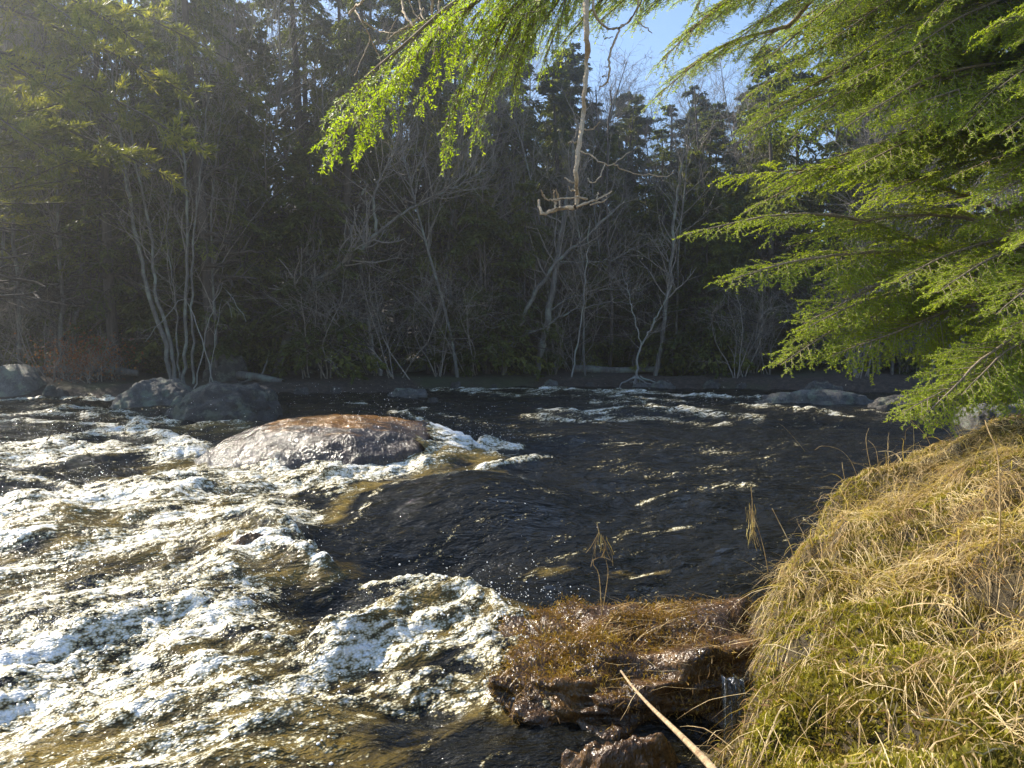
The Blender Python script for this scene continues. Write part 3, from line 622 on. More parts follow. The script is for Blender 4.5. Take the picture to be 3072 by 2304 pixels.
def bare_proto(seed, H, r0, lean=0.05, first=.25, nb=34, mat_=None, levels=3, spread=.34):
    rs = RS(seed); st = grow(rs, (0, 0, -.3), (lean * rs.normal(), lean * rs.normal(), 1), H, r0, 14, .05, .03)
    rad = r0 * np.linspace(1, .12, 14) ** .85; rad[0] *= 1.3
    root = empty('bare_tree'); mb = MB(); s2 = resample(st, 28); mb.tubes(s2, np.interp(np.linspace(0, 13, 28), range(14), rad), 8)
    mb.build('trunk', mat_ or M['bark_grey'], root)
    mb = MB(); twig_fan(mb, rs, st, rad, nb, first, lambda t: H * spread * (1.1 - t * .8), (.5, 1.0), levels, up=.12, minr=.005)
    mb.build('crown', M['bark_twig'], root)
    return root
def conifer_proto(seed, H, r0, Lmax, nbr, low, mat_n, kind='hemlock', lean=.02):
    rs = RS(seed); st = grow(rs, (0, 0, -.3), (lean * rs.normal(), lean * rs.normal(), 1), H, r0, 12, .02, .03)
    rad = r0 * np.linspace(1, .08, 12) ** .9; root = empty(kind + '_tree'); mb = MB(); s2 = resample(st, 24)
    mb.tubes(s2, np.interp(np.linspace(0, 11, 24), range(12), rad), 8); mb.build('trunk', M['bark_dark'], root)
    wood = MB(); nd = MB()
    t = np.sort(low + (1 - low) * rs.uniform(0, 1, nbr) ** .9); fi = t * 11; i = np.minimum(fi.astype(int), 10); f_ = (fi - i)[:, None]
    base = st[i] * (1 - f_) + st[i + 1] * f_; az = rs.uniform(0, 2 * math.pi, nbr)
    prof = (1 - t) ** .65 * (0.55 + .45 * sm(low, low + .15, t)) + .05
    if kind == 'pine': prof = (1 - t) ** .5 * .95 + .08
    L = Lmax * prof * rs.uniform(.6, 1.1, nbr)
    el = np.where(t > .85, .6, rs.uniform(-.15, .3, nbr)); d = np.stack([np.cos(az) * np.cos(el), np.sin(az) * np.cos(el), np.sin(el)], -1)
    K = 8; P = [base]; dd = d; dr = -.10 if kind != 'pine' else .05
    for k in range(K - 1):
        dd = norm(dd + rs.normal(size=(nbr, 3)) * .07 + np.array([0, 0, dr])); P.append(P[-1] + dd * (L / (K - 1))[:, None])
    P = np.stack(P, 1); wood.tubes(P, np.maximum(np.interp(fi, range(12), rad) * .22, .008)[:, None] * np.linspace(1, .3, K)[None], 3)
    # side branchlets
    S = 20; B = nbr * S; bi = np.repeat(np.arange(nbr), S); u = np.tile(np.linspace(.18, 1, S), nbr) + rs.uniform(-.03, .03, B); u = np.clip(u, 0, .999) * (K - 1)
    j = u.astype(int); f2 = (u - j)[:, None]; b2 = P[bi, j] * (1 - f2) + P[bi, j + 1] * f2; tn = norm(P[bi, j + 1] - P[bi, j])
    sd = norm(np.cross(tn, np.array([0, 0, 1.0]))) * np.where(np.arange(B) % 2, 1, -1)[:, None]
    d2 = norm(tn * .75 + sd * .75 + rs.normal(size=(B, 3)) * .18 + np.array([0, 0, -.2 if kind != 'pine' else .25])); l2 = L[bi] * .34 * (1.15 - u / (K - 1)) * rs.uniform(.5, 1.1, B) + .12
    if kind == 'pine': l2 = l2 * .8
    # foliage pieces along branchlets
    Q = 12 if kind != 'pine' else 18; C = B * Q; ci = np.repeat(np.arange(B), Q); w_ = rs.uniform(0.05, 1, C)
    b3 = b2[ci] + d2[ci] * (l2[ci] * w_)[:, None] + np.array([0, 0, -.35 if kind != 'pine' else 0.0]) * (l2[ci] * w_ ** 2)[:, None]
    if kind == 'pine':
        d3 = norm(d2[ci] + rs.normal(size=(C, 3)) * .55 + np.array([0, 0, .25])); ln = rs.uniform(.11, .24, C); wd = ln * .15
    else:
        d3 = norm(d2[ci] + rs.normal(size=(C, 3)) * .45 + np.array([0, 0, -.25])); ln = rs.uniform(.07, .16, C); wd = ln * .42
    sd3 = norm(np.cross(d3, np.array([0, 0, 1.0]) + rs.normal(size=(C, 3)) * .5))
    nd.leaves(b3, d3, sd3, ln, wd, 1)
    # dead lower twigs
    low_st = st[:6]; twig_fan(wood, rs, low_st, rad[:6], 30, .25, lambda t: 1.5 + 0 * t, (1.1, 1.7), 2, up=-.02, minr=.005, sub=4)
    nd.v = wood.v + nd.v
    nd.f = wood.f + [f + wood.n for f in nd.f]; nd.m = wood.m + nd.m; nd.sm = wood.sm + nd.sm
    nd.build('crown', [M['bark_dark'], mat_n], root)
    return root

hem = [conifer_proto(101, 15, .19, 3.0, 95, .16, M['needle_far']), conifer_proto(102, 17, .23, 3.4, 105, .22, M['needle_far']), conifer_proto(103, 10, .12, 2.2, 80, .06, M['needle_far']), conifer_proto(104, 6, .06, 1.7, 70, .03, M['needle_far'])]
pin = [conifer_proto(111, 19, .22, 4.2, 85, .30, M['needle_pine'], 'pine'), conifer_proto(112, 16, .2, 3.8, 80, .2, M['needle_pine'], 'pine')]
bar = [bare_proto(121, 15, .085, nb=44), bare_proto(122, 17, .10, nb=50), bare_proto(123, 12, .06, .08, .18, 42), bare_proto(124, 9, .045, .12, .12, 36), bare_proto(125, 16, .08, .03, .3, 44)]
used = {}
def place(proto, x, y, h=None, label=None, cat='tree', group=None, rz=None, rs=RS(1), tilt=(0, 0), sz=None):
    o = proto if id(proto) not in used else copy_tree(proto); used[id(proto)] = 1
    hp = max(c.bound_box[1][2] for c in proto.children if c.name.startswith('trunk'))
    s = (h / hp) if h else 1.0
    if isinstance(sz, tuple): sz = s * sz[1]
    o.location = (x, y, float(far_h(np.array(float(x)), np.array(float(y)))) - .05); o.scale = ((sz or s), (sz or s), s)
    o.rotation_euler = (tilt[0], tilt[1], rs.uniform(0, 6.28) if rz is None else rz); tag(o, label, cat, group); return o
# the wall of woods: pixel column, depth, height of the tip (pixel row), kind
TR = RS(77)
def xat(px, y): return (px - 512) / FPX * y
def where(px):
    return ('near the left edge' if px < 130 else 'behind the grey boulders' if px < 270 else 'between the leaning birch and the middle' if px < 430 else 'left of the sky gap' if px < 560 else 'under the open sky gap' if px < 700 else 'behind the near hemlock boughs')
HL = 'dense dark green hemlock in the shaded woods across the river'
PL = 'sunlit feathery pine among the woods at the left'
BL = 'thin bare grey tree in the shaded woods across the river'
key = [  # kind, index, px, depth, tip row, label
    ('p', 0, -40, 15.6, -190, 'tall pine with plumed boughs spreading in from the left edge'),
    ('p', 1, 62, 20.5, -120, 'pine whose sunlit plumes hang over the upper left'),
    ('h', 1, 213, 17.9, -160, 'hemlock with thick dark trunk behind the grey boulders'),
    ('h', 0, 300, 21.0, -150, 'dark hemlock just behind the leaning birch'),
    ('h', 1, 400, 22.0, -110, 'tall dark hemlock crowding the middle of the far bank'),
    ('h', 2, 572, 27.0, 48, 'pointed yellow green hemlock whose tip stands against the blue sky'),
    ('h', 0, 452, 23.5, -60, 'hemlock left of the open patch of sky'),
    ('h', 2, 770, 22.0, 40, 'dark hemlock behind the long slab, right of the sky gap'),
    ('h', 1, 860, 21.0, -50, 'dark hemlock standing behind the near hemlock boughs'),
    ('h', 0, 118, 18.2, -90, 'hemlock with lit foliage left of the pale stem clump'), ('h', 2, 250, 19.4, 20, 'bushy hemlock between the stem clump and the leaning birch'),
    ('h', 0, 348, 20.1, -60, 'bushy hemlock behind the pale broken snag'), ('h', 2, 430, 20.9, 60, 'hemlock with low foliage above the flat topped rock'),
    ('b', 1, 455, 20.5, -40, 'tall bare tree with dense fan of branches left of the sky'),
    ('b', 4, 672, 21.2, 90, 'slim grey tree leaning right beside the forked sapling'),
]
protos = {'h': hem, 'p': pin, 'b': bar}
for kd, i, px, y, tip, lab in key:
    x = xat(px, y); g = float(far_h(np.array(x), np.array(y))); h = at(px, tip, y)[2] - g
    place(protos[kd][i], x, y, h, lab, 'tree', rs=TR, sz=1.15 if kd == 'p' else None)
def tiprow(px):
    return float(np.interp(px, [-200, 440, 500, 545, 590, 640, 690, 760, 830, 900, 1300], [-130, -90, 0, 45, 70, 85, 85, 40, 10, -40, -80]))
for k in range(104):                            # more conifers
    px = TR.uniform(-150, 1180); y = TR.uniform(20.5, 33)
    if k >= 80: px = TR.uniform(470, 780); y = TR.uniform(24, 34)
    pine = px < 130 and TR.rand() < .6
    pr_ = pin[TR.randint(2)] if pine else hem[TR.randint(3)]
    x = xat(px, y); g = float(far_h(np.array(x), np.array(y))); tip = tiprow(px) + TR.uniform(0, 140); h = at(px, tip, y)[2] - g
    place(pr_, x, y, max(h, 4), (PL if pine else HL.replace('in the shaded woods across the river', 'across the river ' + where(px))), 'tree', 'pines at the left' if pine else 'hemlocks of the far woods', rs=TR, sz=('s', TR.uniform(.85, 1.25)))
for k, px in enumerate(np.linspace(545, 735, 18)):
    px += TR.uniform(-6, 6); y = TR.uniform(26, 35); pr_ = bar[k % 5] if k % 2 else hem[k % 3]; x = xat(px, y); g = float(far_h(np.array(x), np.array(y))); h = at(px, tiprow(px) + TR.uniform(0, 45), y)[2] - g
    place(pr_, x, y, h, ('bare branching tree' if k % 2 else 'hemlock') + ' at the back of the woods just under the sky gap', 'tree', 'trees under the sky gap', rs=TR, sz=('s', 1.35))
for k in range(46):                            # young understorey hemlocks
    px = TR.uniform(-100, 1120); y = TR.uniform(20.3, 25)
    if px < 330: y -= 1.8
    x = xat(px, y)
    if pdist(np.array(x), np.array(y), FAR) < .9: y += 2; x = xat(px, y)
    place(hem[3], x, y, TR.uniform(3, 7), 'young hemlock low on the far bank ' + where(px), 'tree', 'young hemlocks of the far bank', rs=TR, sz=('s', TR.uniform(.8, 1.3)))
for k in range(74):                            # bare trees
    px = TR.uniform(-120, 1150); y = TR.uniform(19.8, 40) if k > 20 else TR.uniform(17.5, 21.5) + (1.5 if 430 < px < 760 else 0)
    if px < 330: y = y - 1.5
    x = xat(px, y)
    if pdist(np.array(x), np.array(y), FAR) < .6: y += 2.5; x = xat(px, y)
    g = float(far_h(np.array(x), np.array(y))); tip = tiprow(px) + TR.uniform(-10, 150); h = at(px, tip, y)[2] - g
    place(bar[TR.randint(5)], x, y, max(h, 3.5), BL.replace('in the shaded woods across the river', 'across the river ' + where(px)), 'tree', 'bare trees of the far woods', rs=TR, tilt=(TR.normal() * .05, TR.normal() * .05), sz=('s', TR.uniform(.8, 1.2)))

# trees the photograph shows singly, drawn from their stems
def stem_tree(name, stems, label, mat_, y, twigs=14, tw=.9, sides=8, up=.1, cat='tree', part='trunk', lv=2, sub=5, twig_mat=None):
    p0 = at(stems[0][0][0][0], stems[0][0][0][1], y); g = float(far_h(np.array(p0[0]), np.array(y)))
    root = empty(name, (p0[0], p0[1], g)); org = np.array([p0[0], p0[1], g]); rs = RS(int(abs(stems[0][0][0][0])) + 5)
    first = True; tb = MB(); cb = MB()
    for pts, r0, r1 in stems:
        ys = np.array([y + (q[2] if len(q) > 2 else 0) for q in pts]); W = at(np.array([q[0] for q in pts]), np.array([q[1] for q in pts]), ys) - org
        if abs(pts[0][1] - stems[0][0][0][1]) < 12: W[0, 2] = min(W[0, 2], -.15)
        s = resample(W, max(10, 5 * len(pts))); s[1:-1] += rs.normal(size=(len(s) - 2, 3)) * .02; rad = np.linspace(r0, r1, len(s))
        rad = rad * .52; tb = MB(); tb.tubes(s, rad, sides); tb.build(part if abs(pts[0][1] - stems[0][0][0][1]) < 12 else 'limb', mat_, root)
        if twigs: twig_fan(cb, rs, s, rad, twigs, .25, lambda t: tw * (1.1 - .5 * t), (.4, 1.1), lv, up=up, minr=.005, sub=sub)
    if cb.n: cb.build('crown', twig_mat or M['bark_twig'], root)
    tag(root, label, cat); return root
stem_tree('bare_tree', [([(172, 374), (165, 345), (150, 300), (140, 255), (128, 190), (118, 120), (105, 20)], .11, .035), ([(176, 374), (168, 335), (156, 290), (150, 230), (135, 160), (120, 60)], .09, .03),
    ([(184, 374), (186, 340), (186, 290), (188, 230), (184, 160), (178, 70), (175, -20)], .08, .03), ([(192, 374), (193, 330), (191, 280), (196, 210), (205, 130), (215, 40)], .06, .02),
    ([(181, 374), (176, 340), (175, 300), (168, 240), (172, 170)], .045, .02)], 'clump of slender pale stems rising beside the grey boulders', M['bark_grey'], 16.3, 18, 1.6)
stem_tree('leaning_tree', [([(274, 377), (284, 350), (298, 310), (318, 282), (345, 262), (378, 233)], .24, .10), ([(378, 233), (374, 212), (376, 188), (390, 160), (405, 140)], .08, .03), ([(378, 233), (400, 215), (430, 198), (458, 186), (486, 170)], .075, .03)],
    'leaning birch forking in two long limbs over the far bank', M['bark_grey'], 18.6, 22, 1.8)
stem_tree('bare_tree', [([(283, 378), (297, 330), (306, 270), (316, 205), (325, 160), (340, 120), (350, 60)], .10, .03)], 'upright grey tree growing from the foot of the leaning birch', M['bark_grey'], 19.2, 22, 1.6)
stem_tree('broken_snag', [([(349, 378), (350, 300), (347, 245), (354, 222), (362, 196), (368, 184)], .09, .06)], 'pale broken snag with snapped top left of the birch fork', M['bark_pale'], 20.2, 3, .5)
stem_tree('leaning_snag', [([(384, 389), (378, 365), (372, 340), (367, 318)], .10, .045)], 'short pale dead snag leaning left at the water edge', M['bark_pale'], 18.9, 3, .4)
stem_tree('bare_tree', [([(535, 380), (541, 355), (549, 310), (556, 265), (562, 230), (570, 180), (578, 120)], .21, .06), ([(549, 310), (575, 296), (600, 290), (640, 290)], .05, .015), ([(556, 262), (580, 262), (612, 260), (640, 245)], .05, .015)],
    'thick pale grey trunk rising straight from the water edge', M['bark_grey'], 20.4, 16, 1.6)
stem_tree('leaning_tree', [([(502, 381), (508, 358), (522, 320), (540, 285), (565, 255), (592, 232), (620, 205)], .16, .05), ([(505, 342), (540, 330), (560, 316), (585, 308), (610, 302), (632, 304)], .07, .02)],
    'grey tree leaning right with a long arched limb over the bank', M['bark_grey'], 20.3, 12, 1.4)
stem_tree('bare_tree', [([(487, 381), (489, 350), (486, 300), (484, 240), (483, 180)], .09, .04)], 'dark straight stem left of the leaning grey tree', M['bark_dark'], 20.6, 12, 1.2)
stem_tree('tree_stump', [([(527, 379), (524, 366), (521, 352)], .13, .07)], 'short pale stub between the two grey trunks', M['bark_pale'], 20.8, 0, cat='stump')
stem_tree('forked_sapling', [([(638, 380), (637, 362), (641, 345), (650, 330), (660, 310), (672, 285)], .07, .025), ([(641, 345), (636, 325), (630, 300), (622, 270)], .04, .015)],
    'small forked sapling on the rock with tangled roots', M['bark_pale'], 19.9, 12, 1.0)
stem_tree('bare_tree', [([(655, 378), (660, 350), (666, 310), (671, 270), (674, 220), (684, 150)], .14, .05)], 'straight grey trunk right of the forked sapling', M['bark_grey'], 20.6, 14, 1.4)
stem_tree('bare_tree', [([(569, 384), (576, 355), (583, 310), (586, 270), (590, 220)], .05, .02)], 'thin pale stem bending right of the thick grey trunk', M['bark_pale'], 20.2, 12, 1.0)
stem_tree('bare_tree', [([(434, 378), (426, 350), (418, 310), (412, 270), (416, 230)], .05, .02)], 'crooked thin stem right of the flat topped rock', M['bark_grey'], 20.4, 14, 1.2)
stem_tree('dead_bough', [([(215, 298), (190, 303), (165, 318), (145, 342)], .03, .012), ([(190, 303), (218, 292), (240, 310), (246, 322)], .03, .01), ([(205, 296), (222, 300), (232, 318)], .02, .008)],
    'sunlit arched dead boughs in front of the pale stems', M['bark_pale'], 15.9, 6, .6, cat='branch', part='limb', up=-.05)
for k, (px, y, lab) in enumerate([(20, 17.6, 'slim grey trunk near the left edge'), (60, 17.8, 'slim grey trunk right of the left edge boulder'), (320, 19.6, 'straight grey trunk right of the leaning birch foot'), (610, 22, 'dark trunk beyond the thin pale stem'), (600, 23.5, 'dark straight trunk deep in the woods left of the forked sapling'), (700, 21.5, 'dark trunk right of the sapling')]):
    stem_tree('bare_tree', [([(px, 380), (px + TR.uniform(-4, 4), 300), (px + TR.uniform(-8, 8), 200), (px + TR.uniform(-12, 12), 90)], .11, .04)], lab, M['bark_grey'] if k < 3 else M['bark_dark'], y, 16, 1.5)

# pine leaning in from beyond the left edge, its plumed boughs crossing the upper left
def pine_bough(rs, p0, p1, nL=3000):
    wood, nd = MB(), MB(); L = np.linalg.norm(p1 - p0); ax = resample(np.array([p0, p0 * .6 + p1 * .4 + np.array([0, 0, .10 * L]), p0 * .25 + p1 * .75 + np.array([0, 0, .06 * L]), p1]), 14); wood.tubes(ax, np.linspace(.045, .012, 14), 5)
    B = 46; u = rs.uniform(.12, 1, B) * 12.99; i = u.astype(int); f = (u - i)[:, None]; b0 = ax[i] * (1 - f) + ax[i + 1] * f; tn = norm(ax[i + 1] - ax[i]); d = norm(tn * .8 + norm(rs.normal(size=(B, 3))) * .65 + np.array([0, 0, .12])); l = rs.uniform(.35, .95, B) * (1.2 - u / 20)
    e = b0 + d * l[:, None]; wood.tubes(np.stack([b0, (b0 + e) / 2, e], 1), np.full((B, 1), .011) * np.array([[1, .7, .4]]), 3)
    k = rs.randint(0, B, nL); w_ = rs.uniform(.15, 1.02, nL)[:, None]; c = b0[k] + d[k] * l[k][:, None] * w_ + rs.normal(size=(nL, 3)) * .02
    dn = norm(d[k] * .9 + rs.normal(size=(nL, 3)) * .5 + np.array([0, 0, .2])); nd.leaves(c, dn, norm(np.cross(dn, rs.normal(size=(nL, 3)))), rs.uniform(.10, .2, nL), rs.uniform(.014, .026, nL), 1)
    nd.v = wood.v + nd.v; nd.f = wood.f + [f_ + wood.n for f_ in nd.f]; nd.m = wood.m + nd.m; nd.sm = wood.sm + nd.sm; return nd
rs = RS(88); PT = np.array([-13.6, 15.6]); gz = float(far_h(PT[0], PT[1])); pt = empty('pine_tree', (PT[0], PT[1], gz)); mb = MB()
mb.tubes(resample(np.array([(0, 0, -.3), (.1, 0, 4), (0, .1, 8), (.1, 0, 11)], float), 20), np.linspace(.24, .05, 20), 10); mb.build('trunk', M['bark_dark'], pt)
for tx, ty, td, sy in [(205, 150, 13.6, 60), (190, 95, 14.5, 10), (150, 50, 13.8, -50), (95, 35, 13.2, -40), (120, 125, 14.2, 60), (165, 175, 15.0, 110), (60, 95, 13.4, 40), (75, 165, 14.0, 120), (230, 60, 15.2, -30), (40, 10, 14.0, -60), (30, 140, 13.0, 95)]:
    p0 = np.array([PT[0], PT[1], at(0, sy, PT[1])[2]]); p1 = at(tx, ty, td); pine_bough(rs, p0 - np.array([*PT, gz]), p1 - np.array([*PT, gz])).build('bough', [M['bark_dark'], M['needle_plume']], pt)
tag(pt, 'pine rooted beyond the left edge, its sunlit yellow green plumes crossing the upper left', 'tree')
# shrubs
def shrub_proto(seed, h, n, leaves=0, mat_=None):
    rs = RS(seed); root = empty('bare_shrub' if not leaves else 'rusty_shrub'); mb = MB()
    for i in range(n):
        d = np.array([rs.normal() * .5, rs.normal() * .5, 1.0]); s = grow(rs, (rs.normal() * .15, rs.normal() * .15, -.1), d, h * rs.uniform(.6, 1.1), .01, 8, .14)
        twig_fan(mb, rs, s, np.linspace(.014, .005, 8), 10, .15, lambda t: h * .45 + 0 * t, (.5, 1.2), 2, up=.02, minr=.004); mb.tubes(s, np.linspace(.016, .005, 8), 4)
    mb.build('stem', M['bark_twig'], root)
    if leaves:
        mb = MB(); p = rs.normal(size=(leaves, 3)) * np.array([.45, .45, .28]) * h + np.array([0, 0, h * .6]); d = norm(rs.normal(size=(leaves, 3)) + np.array([0, 0, -.6]))
        mb.leaves(p, d, norm(np.cross(d, rs.normal(size=(leaves, 3)))), rs.uniform(.05, .09, leaves), rs.uniform(.03, .05, leaves)); mb.build('foliage', mat_, root)
    return root
sh = [shrub_proto(201, 2.2, 7), shrub_proto(202, 3.0, 6)]; rsh = shrub_proto(203, .9, 6, 420, M['rust_leaf'])
def place_low(proto, px, y, s, label, group):
    o = proto if id(proto) not in used else copy_tree(proto); used[id(proto)] = 1; x = xat(px, y)
    o.location = (x, y, float(far_h(np.array(x), np.array(float(y))))); o.scale = (s,) * 3; o.rotation_euler = (0, 0, TR.uniform(0, 6.28)); tag(o, label, 'shrub', group)
for px, y, s in [(65, 16.6, .9), (92, 17, 1.1), (110, 17.4, .8), (84, 16.3, .7)]:
    place_low(rsh, px, y, s, 'low shrub with rusty orange leaves right of the left edge boulder', 'rusty shrubs on the left bank')
for k in range(34):
    px = TR.uniform(-60, 1100); y = TR.uniform(18, 23)
    if px < 250: y -= 1.8
    x = xat(px, y)
    if pdist(np.array(x), np.array(y), FAR) < .5: y += 2.4
    place_low(sh[k % 2], px, y, TR.uniform(.7, 1.3), 'leafless brushy shrub on the far bank ' + where(px), 'bare shrubs along the far bank')

# far wood: trunks and twigs that read as one mass on the hillside
mb = MB(); rs = RS(301); n = 900
y = rs.uniform(36, 88, n); x = rs.uniform(-.85, .85, n) * y; z = far_h(x, y); H = rs.uniform(7, 12, n) * np.where((x / y > .08) & (x / y < .3), .6, 1)
b0 = np.stack([x, y, z - .3], -1); e = b0 + np.stack([rs.normal(size=n) * .5, rs.normal(size=n) * .5, H], -1); mid = (b0 + e) / 2 + rs.normal(size=(n, 3)) * .15
mb.tubes(np.stack([b0, mid, e], 1), rs.uniform(.07, .2, n)[:, None] * np.array([[1, .7, .2]]), 4)
S = 26; bi = np.repeat(np.arange(n), S); u = rs.uniform(.25, 1, n * S)[:, None]; bb = b0[bi] * (1 - u) + e[bi] * u; d = norm(rs.normal(size=(n * S, 3)) + np.array([0, 0, .9])); l = (H[bi] * rs.uniform(.08, .2, n * S))[:, None]
md = bb + d * l * .5; ee = md + norm(d + rs.normal(size=d.shape) * .4) * l * .5
mb.tubes(np.stack([bb, md, ee], 1), np.full((n * S, 1), .02) * np.array([[1, .7, .3]]), 3)
tag(mb.build('distant_wood', M['bark_twig']), 'far leafless wood on the hillside seen between the trunks', 'woods', kind='stuff')

# ------------------------------------------------------------------ hemlock boughs close by
def bough_mesh(name, seed, L, nl, nw, mats, quad=False, step=.036, tstep=.030, nstep=.0052, droop=.30, sec=.36, bare=.08, spread=(.5, .85)):
    rs = RS(seed); wood = MB(); nd = MB()
    n = 16; ax = [np.zeros(3)]; d = np.array([1, 0, .10])
    for i in range(n - 1):
        d = norm(d + np.array([0, rs.normal() * .05, rs.normal() * .04 - .028])); ax.append(ax[-1] + d * L / (n - 1))
    ax = np.array(ax); e = ax[-1]; ang = math.atan2(e[2], e[0]); c, s = math.cos(-ang), math.sin(-ang)
    ax = np.stack([ax[:, 0] * c - ax[:, 2] * s, ax[:, 1], ax[:, 0] * s + ax[:, 2] * c], -1)
    wood.tubes(ax, (.0045 + .006 * L) * np.linspace(1, .12, n), 5)
    ss = np.arange(L * bare, L, step); B = len(ss); u = ss / L * (n - 1) + rs.uniform(-.1, .1, B); u = np.clip(u, 0, n - 1.001); i = u.astype(int); f_ = (u - i)[:, None]
    b1 = ax[i] * (1 - f_) + ax[i + 1] * f_; tn = norm(ax[i + 1] - ax[i]); sg = np.where(np.arange(B) % 2, 1.0, -1.0)[:, None]; sd = norm(np.cross(np.array([0, 0, 1.0]), tn))
    a = rs.uniform(*spread, B)[:, None]; d1 = norm(tn * np.cos(a) + sd * sg * np.sin(a) + np.array([0, 0, 1.0]) * rs.uniform(-.22, .10, (B, 1)))
    l1 = (sec * (L - ss) ** .8 + .09) * rs.uniform(.6, 1.15, B); K = 9; P = [b1]; dd = d1
    for k in range(K - 1):
        dd = norm(dd + rs.normal(size=(B, 3)) * .06 + np.array([.03, 0, -droop * .16])); P.append(P[-1] + dd * (l1 / (K - 1))[:, None])
    P = np.stack(P, 1); wood.tubes(P, (.0016 + .006 * l1)[:, None] * np.linspace(1, .25, K)[None], 3)
    # third order twigs
    T2 = []
    for q in range(B):
        m_ = max(2, int(l1[q] / tstep)); uu_ = np.linspace(.1, .98, m_) * (K - 1) + rs.uniform(-.1, .1, m_); uu_ = np.clip(uu_, 0, K - 1.001)
        j = uu_.astype(int); f2 = (uu_ - j)[:, None]; bb = P[q, j] * (1 - f2) + P[q, j + 1] * f2; t3 = norm(P[q, j + 1] - P[q, j]); s3 = norm(np.cross(np.array([0, 0, 1.0]) + rs.normal(size=(m_, 3)) * .25, t3)) * np.where(np.arange(m_) % 2, 1, -1)[:, None]
        T2.append((bb, norm(t3 * .85 + s3 * .55 + np.array([0, 0, -.12 * droop]) + rs.normal(size=(m_, 3)) * .1), (l1[q] * .34 * (1.05 - uu_ / (K - 1)) + .035) * rs.uniform(.6, 1.2, m_)))
    b2 = np.concatenate([t[0] for t in T2]); d2 = np.concatenate([t[1] for t in T2]); l2 = np.concatenate([t[2] for t in T2])
    en = b2 + d2 * l2[:, None] + np.array([0, 0, -.25 * droop]) * l2[:, None]; wood.tubes(np.stack([b2, (b2 + en) / 2 + np.array([0, 0, .05]) * l2[:, None], en], 1), np.full((len(b2), 1), .0011) * np.array([[1, .8, .5]]), 3)
    # needles along twigs of the third and the second order
    segs = [(b2, en)] + [(P[:, k], P[:, k + 1]) for k in range(2, K - 1)]
    for A_, E_ in segs:
        ln = np.linalg.norm(E_ - A_, axis=1); cnt = np.maximum(2, (ln / nstep).astype(int)); ii = np.repeat(np.arange(len(A_)), cnt); t = rs.uniform(0, 1, len(ii))[:, None]
        pb = A_[ii] * (1 - t) + E_[ii] * t; tg = norm(E_ - A_)[ii]; sgn = np.where(rs.rand(len(ii)) < .5, 1, -1)[:, None]
        sdn = norm(np.cross(np.array([0, 0, 1.0]) + rs.normal(size=(len(ii), 3)) * .35, tg)); dn = norm(sdn * sgn * .85 + tg * .55 + rs.normal(size=tg.shape) * .16)
        wd = norm(np.cross(norm(np.cross(tg, sdn)) + rs.normal(size=tg.shape) * .3, dn))
        nd.leaves(pb, dn, wd * 1.0, rs.uniform(.65, 1.15, len(ii)) * nl, np.full(len(ii), nw), 1, quad)
    nd.v = wood.v + nd.v; nd.f = wood.f + [f + wood.n for f in nd.f]; nd.m = wood.m + nd.m; nd.sm = wood.sm + nd.sm
    return nd.mesh(name, mats)
mm = [M['limb'], M['needle']]
BG = [bough_mesh('bough', 401, 1.3, .016, .0068, mm, nstep=.0036), bough_mesh('bough', 402, 1.9, .016, .007, mm, sec=.32, nstep=.0037), bough_mesh('bough', 403, 2.6, .016, .007, mm, step=.045, sec=.28, bare=.1, nstep=.0038), bough_mesh('bough', 404, 1.7, .016, .007, mm, droop=.5, nstep=.0037)]
BL_ = [1.3, 1.9, 2.6, 1.7]
def set_bough(tree, me, L, p0, p1, roll, name='bough'):
    o = obj(name, me, tree); x = Vector(p1 - p0); ln = x.length; x.normalize(); z = Vector((0, 0, 1)); yv = z.cross(x).normalized(); z = x.cross(yv)
    R = Matrix((x, yv, z)).transposed(); R = R @ Matrix.Rotation(roll, 3, 'X'); s = ln / L
    o.matrix_basis = Matrix.Translation(Vector(p0) - tree.location) @ (R.to_4x4() @ Matrix.Diagonal((s, min(max(s, .8), 1.25), min(max(s, .8), 1.25), 1)))
    return o
def bz(x, y): return float(bank_h(np.array(float(x)), np.array(float(y)))[0])
TX, TY = 5.6, 6.2
tree = empty('hemlock_tree', (TX, TY, bz(TX, TY) - .1)); mb = MB()
tp = np.array([(0, 0, -.2), (.02, 0, 2), (-.03, .05, 4.5), (.02, 0, 7), (0, .05, 10)], float); mb.tubes(resample(tp, 20), np.linspace(.19, .06, 20), 12); mb.build('trunk', M['bark_dark'], tree)
tag(tree, 'near hemlock whose bright green boughs fill the upper right', 'tree')
rs = RS(55)
